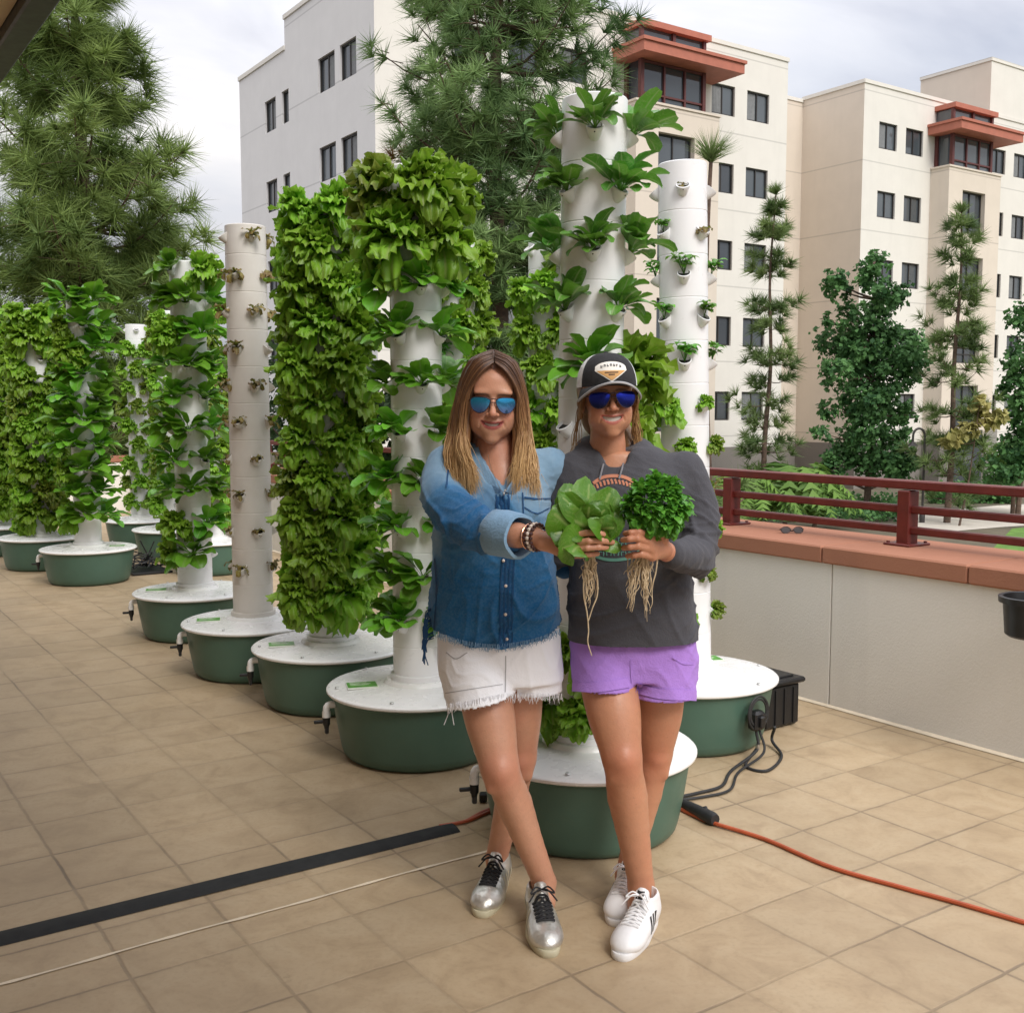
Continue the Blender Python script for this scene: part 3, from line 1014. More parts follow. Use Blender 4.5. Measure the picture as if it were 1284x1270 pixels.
for i, (px, py, Y, r) in enumerate([(925, 628, 30, 1.3), (985, 626, 31, 1.9), (1022, 636, 33, 1.5), (955, 642, 29, 1.2), (1272, 590, 38, 1.8), (902, 640, 29, 1.3)]):
    p = at(px, py, Y)
    fern(p[0], p[1], r, 30, ['fern behind the first railing post', 'largest arching fern seen between the rails', 'small fern at the end of the fern bed', 'low fern just above the coping', 'fern palm at the photo edge under the broadleaf tree', 'fern half hidden by the herb tower'][i], i, p[2] - r * .35)


def cover(name, px0, px1, py, Y0, Y1, h, n, label, mat, leaf=.11, seed=1):
    rng = np.random.RandomState(seed)
    V, Fc, Cc = [], [], []
    for _ in range(n):
        Y = rng.uniform(Y0, Y1); px = rng.uniform(px0, px1)
        p = at(px, py, Y); p[2] = GZ + rng.uniform(0, h) * (.5 + .5 * math.sin(p[0] * 2.1) ** 2)
        u, v, a = frame(rng.normal(size=3) + np.array([0, 0, 1.]))
        l = leaf * rng.uniform(.6, 1.3); o = len(V)
        V += [p, p + u * l * .5 + v * l * .4, p + u * l, p + u * l * .5 - v * l * .4]
        Cc += [(rng.random(), 0, 0, 1)] * 4; Fc.append((o, o + 1, o + 2, o + 3))
    o = np_mesh(name, np.array(V), np.array(Fc), M[mat], None, Cc, smooth=False)
    tag(o, label, 'ground cover', kind='stuff')


cover('ground_cover', 900, 1140, 640, 35, 41.5, .6, 6500, 'low dark ground cover bed beside the path', 'leafy', .14, 1)
cover('ground_cover', 1165, 1275, 630, 42, 46.5, .7, 3500, 'low green planting strip against the building', 'leafy', .2, 2)

# ------------------------------------------------------------------ leaf and plant shapes
def leaf(mb, p0, az, el, L, W, bend, kind, rng, nu=7, nv=5, tone=.5, side0=0.):
    """one leaf as a bent, cupped, ruffled blade"""
    d = np.array([math.cos(az), math.sin(az), 0]); sd_ = np.array([-math.sin(az), math.cos(az), 0])
    p = np.array(p0, float); G_ = np.zeros((nu, nv, 3)); cc = []
    ph = rng.uniform(0, 6.28); tw = rng.uniform(-.5, .5)
    for i in range(nu):
        u = i / (nu - 1)
        an = el - bend * u ** 1.4
        t = d * math.cos(an) + np.array([0, 0, 1]) * math.sin(an)
        nr = -d * math.sin(an) + np.array([0, 0, 1]) * math.cos(an)
        if i: p = p + t * L / (nu - 1)
        if kind == 'frilly' : wd = W * (.22 + .78 * min(1, u * 1.5)) * (1 - .25 * max(0, u - .75) * 4); ruf = .30; cup = .25
        elif kind == 'round':
            wd = W * max(.10, math.sqrt(max(0., 1 - ((u - .66) / .36) ** 2))); ruf = .16; cup = .3
            if u > .99: wd = W * .35
        else:
            wd = W * max(.12, math.sin(math.pi * min(1, max(0, (u - .12) / .92)) ** .85)); ruf = .12; cup = .28
        ca, sa = math.cos(tw * u), math.sin(tw * u)
        s2, n2 = sd_ * ca + nr * sa, nr * ca - sd_ * sa
        for j in range(nv):
            v = -1 + 2 * j / (nv - 1)
            rr = ruf * wd * abs(v) ** 1.6 * math.sin(ph + 11 * u + 2.2 * v) if kind != 'frilly' else wd * (.34 * abs(v) ** 1.5 * math.sin(ph + 15 * u + 2 * v) + .30 * u ** 3 * math.sin(ph * 2 + 7.5 * v))
            G_[i, j] = p + s2 * (v * wd) + n2 * (cup * wd * v * v + rr) + (t * (wd * (.20 * math.sin(ph + 8.3 * v) - .45 * v * v) * max(0, (u - .6) * 2.5) if kind == 'frilly' else 0))
            cc.append((min(1, max(0, tone + .12 * math.sin(ph + j))), max(abs(v), u * .95) * u, 1 - abs(v), 1))
    mb.grid(G_, cc)


def plant_mesh(kind, seed):
    rng = random.Random(seed * 17 + len(kind))
    mb = MB()
    if kind == 'frilly' or kind == 'bronze':
        n = 48
        for i in range(n):
            f = i / n
            az = rng.uniform(-2.0, 2.0) * (.6 + .4 * f); el = 1.45 - 1.95 * f + rng.uniform(-.3, .3)
            leaf(mb, (0, 0, -.01), az, el, rng.uniform(.07, .122) * (.75 + .4 * f), rng.uniform(.022, .035), rng.uniform(.3, 1.5), 'frilly', rng, 9, 13, tone=rng.uniform(.25, .8) * (1.1 - .3 * f))
    elif kind == 'round':
        n = 15
        for i in range(n):
            f = i / n
            az = rng.uniform(-1.7, 1.7); el = 1.25 - 1.35 * f + rng.uniform(-.2, .2)
            leaf(mb, (0, 0, -.01), az, el, rng.uniform(.09, .15), rng.uniform(.028, .043), rng.uniform(.3, 1.3), 'round', rng, 9, 5, tone=rng.uniform(.15, .9))
    elif kind == 'chard':
        n = 16
        for i in range(n):
            f = i / n
            az = rng.uniform(-1.8, 1.8); el = 1.5 - 1.0 * f + rng.uniform(-.2, .15)
            leaf(mb, (0, 0, -.02), az, el, rng.uniform(.11, .19), rng.uniform(.026, .044), rng.uniform(.3, 1.9), 'round', rng, 11, 7, tone=rng.uniform(.15, .9))
    elif kind == 'basil':
        for s_ in range(4):
            az = rng.uniform(-1.6, 1.6); h = rng.uniform(.04, .075); tl = rng.uniform(.01, .045)
            top = np.array([math.cos(az) * tl, math.sin(az) * tl, h])
            for lv in (.55, 1.):
                for k in range(4 if lv == 1 else 3):
                    leaf(mb, top * lv, k * 1.57 + rng.uniform(-.5, .5), rng.uniform(-.1, .7), rng.uniform(.03, .048), rng.uniform(.010, .016), rng.uniform(.5, 1.2), 'chard', rng, 5, 3, tone=rng.uniform(.2, .9))
            mb.tube([(0, 0, -.01), top * .5 + np.array([0, 0, .005]), top], .0018, 4, col=[(.6, 0, 0, 1)] * 3)
    elif kind == 'wilted':
        for i in range(9):
            leaf(mb, (0, 0, -.005), rng.uniform(-1.9, 1.9), rng.uniform(-.3, 1.2), rng.uniform(.035, .07), rng.uniform(.010, .018), rng.uniform(1., 2.6), 'frilly', rng, 6, 3, tone=rng.uniform(0, .9))
    return mb


PM = {}
for k, m, nvar in (('frilly', 'frilly', 5), ('bronze', 'bronze', 4), ('round', 'round', 5), ('chard', 'chard', 4), ('basil', 'basil', 4), ('wilted', 'wilted', 4)):
    PM[k] = [plant_mesh(k, s_).mesh(k + '_leaves', [M[m]], True, colors=True) for s_ in range(nvar)]

# ------------------------------------------------------------------ vertical growing towers
TUB_R, LID_Z = .385, .30


def lathe_mesh(name, prof, mats, n=56): mb = MB(); mb.lathe(prof, n); return mb.mesh(name, mats, True, angle=38)


tub_me = lathe_mesh('tub', [(0, .0), (.285, .0), (.31, .006), (.325, .022), (.333, .05), (.352, .15), (.366, .245), (.369, .262), (.376, .266), (.376, .278), (.366, .28)], [M['tub']], 64)
lid_me = lathe_mesh('lid', [(.372, .274), (.388, .275), (.393, .280), (.393, .287), (.388, .292), (.375, .2955), (.30, .3015), (.17, .306), (.150, .308), (.142, .320), (.137, .324), (.10, .324)], [M['lid']], 64)
mb = MB()
for k in range(6):
    th = k * 1.047 + .3
    mb.lathe([(0, .3055), (.007, .3052), (.008, .302)], 8, (.352 * math.cos(th), .352 * math.sin(th), 0))
knob_me = mb.mesh('lid_rivet', [M['metal']], True)
mb = MB()
mb.box((0, 0, .3045), (.130, .115, .002)); stk_me = mb.mesh('sticker', [M['sticker_white']], False)
mb = MB()
mb.box((0, .010, .3061), (.124, .086, .0012)); mb.mat = 1
for i, (x0, x1, y) in enumerate([(-.05, .022, .038), (-.05, -.006, .020), (.0, .038, .020), (-.05, .028, .002)]): mb.box(((x0 + x1) / 2, y, .3069), (x1 - x0, .005, .0006))
stg_me = mb.mesh('print', [M['sticker_green'], M['sticker_white']], False)
mb = MB()
mb.tube(catmull([(.33, 0, .235), (.372, 0, .238), (.396, 0, .232), (.400, 0, .205), (.400, 0, .185)], 12), .015, 10)
mb.lathe([(.018, -.012), (.018, .012)], 10, (.40, 0, .198)); drain_me = mb.mesh('drain_elbow', [M['lid']], True, angle=40)
mb = MB()
mb.lathe([(0, .138), (.010, .138), (.012, .150), (.016, .155), (.016, .182), (.0, .184)], 10, (.40, 0, 0)); mb.box((.428, 0, .168), (.05, .012, .014), bev=.003); mb.box((.40, 0, .13), (.016, .02, .03), bev=.004)
tap_me = mb.mesh('tap', [M['black_plastic']], True, angle=40)
# planting cup
mb = MB()
rings = []
for s_ in np.linspace(0, 1, 6):
    c = np.array([.017 - .034 * s_ ** 1.6, 0, .010 - .062 * s_]); r = .034 * (1 - s_) ** .5 + .005
    u = np.array([.80, 0, -.60 * (1 - s_)]); u /= np.linalg.norm(u)
    rings.append([c + r * (math.cos(t) * u + math.sin(t) * np.array([0, 1, 0]) * .92) for t in np.linspace(0, 2 * math.pi, 17)[:-1]])
G_ = np.array(rings)
mb.grid(G_[::-1], closed=True)
inner = (G_[0] - G_[0].mean(0)) * .86 + G_[0].mean(0)
mb.grid(np.array([G_[0], inner + np.array([.001, 0, .001]), inner + np.array([-.006, 0, -.014])]), closed=True)
mb.mat = 1
q = inner + np.array([-.005, 0, -.010]); mb.add(q, [tuple(range(len(q)))])
mb.lathe([(0, .0), (.003, .0)], 6, (.045, 0, -.022), frame((.9, 0, -.35)) and np.array(frame((.9, 0, -.3))).T)
cup_me = mb.mesh('planting_cup', [M['pipe'], M['soil']], True, angle=50)
mb = None
cup_old = cup_me.copy(); cup_old.materials[0] = M['pipe_old']

ORD = ['top', 'second', 'third', 'fourth', 'fifth', 'sixth', 'seventh', 'eighth', 'ninth', 'tenth', 'eleventh', 'twelfth', 'thirteenth']
KN = {'frilly': ('leaf_lettuce', 'frilly green lettuce', 'lettuce'), 'bronze': ('leaf_lettuce', 'bronze-tipped frilly lettuce', 'lettuce'), 'round': ('spoon_leaf_lettuce', 'spoon-leaf lettuce', 'lettuce'),
      'chard': ('leafy_greens', 'upright glossy greens', 'greens'), 'basil': ('basil_seedling', 'small basil seedling', 'basil'), 'wilted': ('wilted_seedling', 'dry wilted seedling', 'seedling'),
      'bud': ('lettuce_seedling', 'small reddish lettuce', 'lettuce')}


def tower(pos, top, rad, dz, first, n, kindfn, label, phrase, yaw=0., old=False, tilt=(0, 0), drain=None, sticker=0., seed=0, per=4):
    rng = random.Random(seed + 100)
    pos = np.array([pos[0], pos[1], 0.])
    root = empty('growing_tower', pos, label, 'garden tower', 'white growing towers on green tubs')
    link('tub', tub_me, root).rotation_euler[2] = rng.uniform(0, 6)
    l = link('lid', lid_me, root); link('lid_rivet', knob_me, l)
    s1 = link('sticker', stk_me, root); s1.parent = l
    a = sticker
    s1.location = (.245 * math.cos(a), .245 * math.sin(a), .0005); s1.rotation_euler = (0, 0, .25)
    s2 = link('sticker_print', stg_me, l); s2.location = s1.location; s2.rotation_euler = s1.rotation_euler
    if drain is not None:
        d1 = link('drain_elbow', drain_me, root); d1.rotation_euler[2] = drain
        d2 = link('tap', tap_me, root); d2.rotation_euler[2] = drain
    mb = MB()
    r = rad
    prof = [(r + .012, .318), (r + .012, .345), (r, .348)]
    z = first
    seams = sorted(z - dz * (i + .5) for i in range(n + 1))
    for s_ in seams:
        if .40 < s_ < top - .03: prof += [(r, s_ - .003), (r - .0015, s_ - .001), (r - .0015, s_ + .001), (r, s_ + .003)]
    prof += [(r, top - .004), (r - .003, top), (r - .012, top), (r - .013, top - .02), (0, top - .022)]
    mb.lathe(prof, 48)
    pm = M['pipe_old'] if old else M['pipe']
    pipe = link('pipe', mb.mesh('pipe', [pm], True, angle=30), root)
    pipe.rotation_euler = (tilt[0], tilt[1], 0)
    TM = Euler((tilt[0], tilt[1], 0)).to_matrix()
    cam_az = math.atan2(-pos[1], -pos[0])
    grp = 'plants growing on the ' + phrase
    for i in range(n):
        z = first - dz * i
        if z < .42: break
        for k in range(per):
            az = yaw + k * 2 * math.pi / per + (math.pi / per if i % 2 else 0)
            phi = (az - cam_az + math.pi) % (2 * math.pi) - math.pi      # + = toward the wall side
            if abs(phi) > R_(128): continue
            cu = link('planting_cup', cup_old if old else cup_me, pipe)
            cu.location = (r * .985 * math.cos(az), r * .985 * math.sin(az), z); cu.rotation_euler = (0, 0, az); cu.scale = (.84, .84, .84)
            kk = kindfn(i, R_(0) + math.degrees(phi), rng)
            if not kk: continue
            kind, sc = kk
            mk = 'bronze' if kind == 'bud' else kind
            p = Vector((math.cos(az) * (r + .014), math.sin(az) * (r + .014), z + .012))
            side = ('front' if abs(phi) < R_(22) else 'front wall-facing' if 0 < phi < R_(68) else 'front aisle-facing' if -R_(68) < phi < 0 else 'wall-facing' if 0 < phi < R_(112) else 'aisle-facing' if phi < 0 and phi > -R_(112) else 'rear wall-facing' if phi > 0 else 'rear aisle-facing')
            nm, desc, cat = KN[kind]
            o = link(nm, rng.choice(PM[mk]), None)
            o.location = Vector(pos) + TM @ p
            o.rotation_euler = (rng.uniform(-.15, .15), rng.uniform(-.1, .2), az + rng.uniform(-.3, .3))
            o.scale = [sc * rng.uniform(.85, 1.15)] * 3
            tag(o, f'{desc}, {ORD[i]} row, {side} side of {phrase}', cat, grp)
    return root


def T_full(main='frilly', alt='bronze', p_alt=.3, sc=1.1, skip=.04, lo=11):
    def f(i, phi, rng):
        if rng.random() < skip or i > lo: return None
        return (alt if rng.random() < p_alt else main, sc)
    return f


def T_F(i, phi, rng):
    if i <= 2 or (i == 3 and phi < 60): return ('chard', .9)
    if phi > 20 and i <= 9: return ('frilly', 1.6)
    if i == 4: return ('round', 1.15) if abs(phi) < 30 else None
    if phi < -100: return ('frilly', 1.2)
    if i >= 9: return ('frilly', 1.25)
    return None


def T_R(i, phi, rng):
    if i == 0: return ('wilted', .5) if abs(phi) < 30 else None
    if i == 1: return ('basil', .8) if phi < 0 else ('wilted', .8)
    if i <= 4: return ('basil', 1.0)
    if i == 5 and phi < -20: return ('frilly', 1.1)
    if i == 6: return ('frilly', .62) if abs(phi) < 50 else ('bud', .6)
    return ('bud' if rng.random() < .6 else 'frilly', .5)


def T_A1(i, phi, rng):
    if i <= 1: return ('frilly' if rng.random() < .8 else 'bronze', 1.8)
    if phi > 100 and i < 6: return ('frilly', .9)
    return ('round', 1.15) if rng.random() < .97 else None


def T_A3(i, phi, rng):
    return ('wilted', 1.15 if i < 6 else .9) if rng.random() < .9 else None


CX = lambda px, py, z=.3: None


def gpos(px, py):
    d = np.array([(px - 642) / FPX, 0, 0]) + CU * (635 - py) / FPX + CF
    return (np.array([0, 0, EYE]) + d * ((.30 - EYE) / d[2]))[:2]


DL = R_(200)
tower(gpos(733, 930), 2.50, .110, .194, 2.38, 11, T_F, 'tall growing tower directly behind the two women', 'tower behind the women', yaw=R_(-94), seed=1, sticker=R_(40), drain=R_(195), tilt=(0, R_(.5)))
tower(gpos(864, 841), 2.52, .105, .183, 2.405, 11, T_R, 'growing tower of small herb seedlings beside the parapet', 'herb tower', yaw=R_(-98), seed=2, sticker=R_(60), tilt=(0, R_(-1.4)))
tower(gpos(525, 855), 2.46, .108, .20, 2.37, 10, T_A1, 'growing tower crowned with frilly lettuce beside the woman in denim', 'lettuce-crowned tower', yaw=R_(-75), seed=3, sticker=R_(198), drain=DL)
tower(gpos(415, 805), 2.45, .108, .185, 2.42, 11, T_full(sc=1.68, skip=.0, p_alt=.10), 'growing tower completely overgrown with frilly lettuce', 'overgrown tower', yaw=R_(-50), seed=4, sticker=R_(198), drain=DL)
tower(gpos(318, 775), 2.46, .110, .20, 2.40, 10, T_A3, 'aged nearly bare growing tower with wilted seedlings', 'nearly bare tower', yaw=R_(-60), old=True, seed=5, sticker=R_(198), drain=DL)
tower(gpos(245, 738), 2.40, .110, .20, 2.34, 10, T_full('round', 'frilly', .15, 1.4, .03), 'growing tower of spoon-leaf lettuce just past the nearly bare one', 'tower past the bare one', yaw=R_(-35), seed=6, sticker=R_(198), drain=DL)
tower(gpos(111, 685), 2.42, .110, .20, 2.36, 10, T_full('round', 'frilly', .25, 1.65, .02, 9), 'dark leafy growing tower standing after the gap in the row', 'tower after the gap', yaw=R_(-20), seed=7, drain=DL)
tower(gpos(54, 671), 2.38, .110, .20, 2.32, 10, T_full('frilly', 'bronze', .25, 1.75, .03), 'growing tower of olive lettuce, second after the gap', 'second tower after the gap', yaw=R_(-50), seed=8, drain=DL)
tower(gpos(8, 657), 2.40, .110, .20, 2.34, 10, T_full('frilly', 'bronze', .25, 1.75, .05), 'farthest growing tower of the aisle row, cut by the photo edge', 'farthest aisle tower', yaw=R_(-30), seed=9, drain=DL)
# second row, beside the parapet
p2 = lambda a: ab(a, 3.28)
tower(p2(4.45), 2.34, .110, .20, 2.26, 10, T_full('frilly', 'frilly', 0, 1.35, .02), 'lettuce tower of the parapet row behind the women', 'tower hidden behind the women', yaw=R_(-60), seed=10)
tower(p2(5.36), 2.42, .110, .20, 2.34, 10, T_full('frilly', 'basil', .2, 1.3, .05), 'lettuce tower of the parapet row above the woman in denim', 'tower above the denim woman', yaw=R_(-80), seed=11)
tower(p2(9.6), 2.40, .110, .20, 2.34, 10, T_full('frilly', 'bronze', .35, 1.25, .03), 'parapet-row lettuce tower showing beside the nearly bare tower', 'tower beside the bare one', yaw=R_(-40), seed=12)
tower(p2(10.75), 2.42, .110, .20, 2.34, 10, T_full('frilly', 'bronze', .3, 1.2, .06), 'parapet-row lettuce tower, next to last', 'next-to-last parapet tower', yaw=R_(-10), seed=13)
tower(p2(11.85), 2.36, .110, .20, 2.30, 10, T_full('frilly', 'bronze', .3, 1.1, .1), 'last lettuce tower of the parapet row, white pipe showing', 'last parapet tower', yaw=R_(-70), seed=14)

# ------------------------------------------------------------------ floor clutter
def gnd(px, py, z=0.):
    d = np.array([(px - 642) / FPX, 0, 0]) + CU * (635 - py) / FPX + CF
    return np.array([0, 0, EYE]) + d * ((z - EYE) / d[2])


# black storage crate by the wall
p = gnd(972, 915); cr_ = empty('storage_crate', p + np.array([.05, .22, 0]), 'low black plastic storage crate between the herb tower and the parapet', 'crate')
Mx = GRID
c = p + AV * .20 + BV * .0
mb = MB()
mb.box(c + np.array([0, 0, .105]), (.40, .32, .20), Mx, .012)
for k in range(5):
    mb.box(c - AV * .203 + BV * (-.12 + .06 * k) + np.array([0, 0, .10]), (.008, .012, .17), Mx, .002)
mb.build('box', M['black_plastic'], cr_, angle=30)
mb = MB(); mb.box(c + np.array([0, 0, .217]), (.44, .36, .026), Mx, .008); mb.box(c + np.array([0, 0, .233]), (.36, .28, .012), Mx, .004); mb.build('lid', M['black_plastic'], cr_, angle=30)
mb = MB()
for s_ in (-1, 1): mb.box(c + BV * .188 * s_ + np.array([0, 0, .195]), (.10, .022, .05), Mx, .006)
mb.build('latch', M['black_plastic'], cr_, angle=30)
# dark tray on the floor behind the tubs
for (px, py, lb) in ((182, 716, 'flat dark tray with tangled wires behind the tubs'),):
    p = gnd(px, py); t_ = empty('cable_tray', p, lb, 'tray')
    mb = MB(); mb.box(p + np.array([0, 0, .012]), (.5, .35, .02), GRID, .004); mb.build('tray', M['black_plastic'], t_, angle=30)
    mb = MB(); rg = np.random.RandomState(3)
    for _ in range(9):
        q = np.cumsum(rg.normal(size=(6, 3)) * .1, 0); q -= q.mean(0); q[:, 2] = np.abs(q[:, 2]) + .03
        mb.tube(catmull(p + np.clip(q, -.2, .28), 24), .006, 5)
    mb.build('wires', M['black_rubber'], t_)

# cable cover
pA, pB = ab(3.215, -.4, 0), ab(3.175, 1.925, 0)
d = (pB - pA); L = np.linalg.norm(d); d /= L; s_ = np.array([-d[1], d[0], 0])
mb = MB()
prof = [(-.046, .002), (-.043, .005), (-.022, .013), (0, .015), (.022, .013), (.043, .005), (.046, .002)]
mb.grid(np.array([[pA + d * t + s_ * y + np.array([0, 0, z + .001 * math.sin(t * 5)]) for y, z in prof] for t in np.linspace(0, L, 30)]))
mb.add([pB + s_ * y + np.array([0, 0, z]) for y, z in prof], [tuple(range(7))])
o = mb.build('cable_cover', M['cover'], angle=25); tag(o, 'flat dark rubber cable cover strip lying across the tiles', 'cable cover')

# orange extension cord, in two stretches
mb = MB()
P = [pB + np.array([-.05, 0, .008]), gnd(585, 1029, .008), gnd(615, 1017, .008), gnd(660, 1008, .008), gnd(700, 1040, .008)]
mb.tube(catmull(P, 30), .0065, 8)
P2 = [p_ + np.array([0, .022, .002]) for p_ in P[1:4]]; P2[0] = P[1] + np.array([0, .003, .0])
mb.tube(catmull(P2, 20), .006, 8)
o = mb.build('extension_cord', M['orange_cord']); tag(o, 'short orange cord running from the rubber strip toward the tub', 'cord')
mb = MB()
P = [gnd(838, 1005, .008), gnd(862, 1018, .008), gnd(893, 1031, .01), gnd(960, 1052, .008), gnd(1040, 1086, .008), gnd(1130, 1112, .008), gnd(1210, 1134, .008), gnd(1300, 1160, .008), gnd(1400, 1184, .008)]
mb.tube(catmull(P, 60), .0075, 8)
o = mb.build('extension_cord', M['orange_cord']); tag(o, 'long orange extension cord snaking over the tiles to the photo edge', 'cord')
# black multi-outlet at its end
sp_ = empty('cord_splitter', gnd(870, 1015), 'black rubber cord splitter plugged on the orange cord', 'plug')
mb = MB(); mb.tube(catmull([gnd(842, 1001, .02), gnd(858, 1008, .022), gnd(880, 1019, .024), gnd(897, 1028, .022)], 14), [.012, .014, .016, .017, .018, .019, .020, .021, .022, .023, .024, .024, .025, .02], 10); mb.build('body', M['black_rubber'], sp_)
mb = MB(); mb.tube([gnd(884, 1012, .045), gnd(886, 1020, .03)], .009, 8); mb.build('plug', M['black_rubber'], sp_)

# power supply on the herb tower's tub with its cables
tR = np.array([*gpos(864, 841), 0])
pw = empty('pump_timer', tR + np.array([.25, -.30, .18]), 'black pump timer plug hanging on the herb tower tub', 'timer')
u_ = np.array([.60, -.80, 0]); u_ /= np.linalg.norm(u_); v_ = np.array([.8, .6, 0])
Mw = np.array([v_, -u_, [0, 0, 1]]).T
hp = tR + u_ * .392
mb = MB(); mb.box(hp + np.array([0, 0, .165]), (.062, .05, .085), Mw, .012); mb.box(hp + v_ * .036 + np.array([0, 0, .175]), (.03, .035, .03), Mw, .006); mb.box(hp + u_ * .03 + np.array([0, 0, .165]), (.03, .02, .05), Mw, .006)
mb.build('timer', M['black_plastic'], pw, angle=35)
mb = MB()
for rr, zz in ((.075, .205), (.066, .20), (.083, .198)):
    mb.tube([hp + v_ * rr * math.cos(t) * .75 + u_ * .01 + np.array([0, 0, zz + rr * math.sin(t) * .85]) for t in np.linspace(0, 2 * math.pi, 30)], .0048, 6)
mb.build('coiled_cable', M['black_rubber'], pw)
mb = MB()
mb.tube(catmull([hp + np.array([0, 0, .12]) - v_ * .0, hp - v_ * .03 + u_ * .03 + np.array([0, 0, .05]), gnd(917, 966, .008), gnd(905, 985, .008), gnd(875, 994, .008), gnd(846, 1000, .012)], 40), .0065, 8)
mb.tube(catmull([hp + v_ * .02 + np.array([0, 0, .12]), hp - v_ * .01 + u_ * .05 + np.array([0, 0, .04]), gnd(926, 968, .008), gnd(915, 990, .008), gnd(880, 999, .008), gnd(846, 1003, .012)], 40), .0055, 8)
mb.tube(catmull([hp - v_ * .02 + u_ * .02 + np.array([0, 0, .05]), gnd(935, 960, .008), gnd(962, 966, .008), gnd(980, 948, .008), gnd(968, 928, .03), tR + u_ * .36 + v_ * .16 + np.array([0, 0, .1])], 40), .0065, 8)
mb.build('cable', M['black_rubber'], pw)
mb = MB(); mb.lathe([(.008, -.012), (.01, 0), (.008, .012)], 8, hp - v_ * .022 + u_ * .028 + np.array([0, 0, .062])); mb.build('cable_clip', M['metal'], pw)
o = MB(); o.box(gnd(606, 999, .02), (.03, .03, .035), bev=.005); o.tube([gnd(606, 999, .02), gnd(640, 985, .05)], .006, 6)
o = o.build('tap_plug', M['black_plastic'], angle=30); tag(o, 'small black plug lying by the tub behind the women', 'plug')

# black planter hung on the wall
pk = at(1294, 775, 4.22); pk_ = empty('hanging_planter', pk, 'black plastic planter hung on the parapet, cut by the photo edge', 'planter')
mb = MB()
mb.lathe([(0, -.075), (.085, -.075), (.098, -.065), (.108, .06), (.124, .062), (.126, .085), (.118, .088), (.108, .085), (.10, .02)], 32, pk); mb.build('pot', M['black_plastic'], pk_, angle=35)
mb = MB(); mb.lathe([(0, .035), (.103, .035)], 24, pk); mb.build('soil', M['soil'], pk_)
mb = MB(); q = pk + BV * .10
dist = (BW - .026) - float(np.array([pk[0], pk[1]]) @ np.array([.825, .565]))
mb.tube([pk + BV * .112 + np.array([0, 0, .07]), pk + BV * (dist - .006) + np.array([0, 0, .10]), pk + BV * (dist - .006) + np.array([0, 0, .828 - pk[2]]), pk + BV * (dist + .08) + np.array([0, 0, .807 - pk[2]])], .006, 6); mb.build('hook', M['black_plastic'], pk_)

# folded eyeglasses left on the coping
ge = gnd(993, 669, .80); eg = empty('sunglasses', ge, 'pair of dark folded glasses lying on the terracotta coping', 'glasses')
mb = MB()
for s_ in (-1, 1):
    c = ge + np.array([s_ * .034, 0, .02])
    mb.tube([c + np.array([.026 * math.cos(t), .004 * math.sin(t), .017 * math.sin(t)]) for t in np.linspace(0, 6.283, 20)], .0022, 6)
    mb.tube([c + np.array([s_ * .027, 0, .006]), c + np.array([s_ * .03, .02, 0]), c + np.array([-s_ * .05, .045 + .004 * s_, -.012])], .002, 6)
mb.tube([ge + np.array([-.008, 0, .024]), ge + np.array([.008, 0, .024])], .002, 6)
mb.build('frame', M['black_plastic'], eg)
mb = MB()
for s_ in (-1, 1):
    mb.lathe([(0, 0), (.024, .0)], 16, ge + np.array([s_ * .034, 0, .02]), np.array([[1, 0, 0], [0, 0, 1], [0, .62, 0]]))
mb.build('lens', M['glass'], eg)

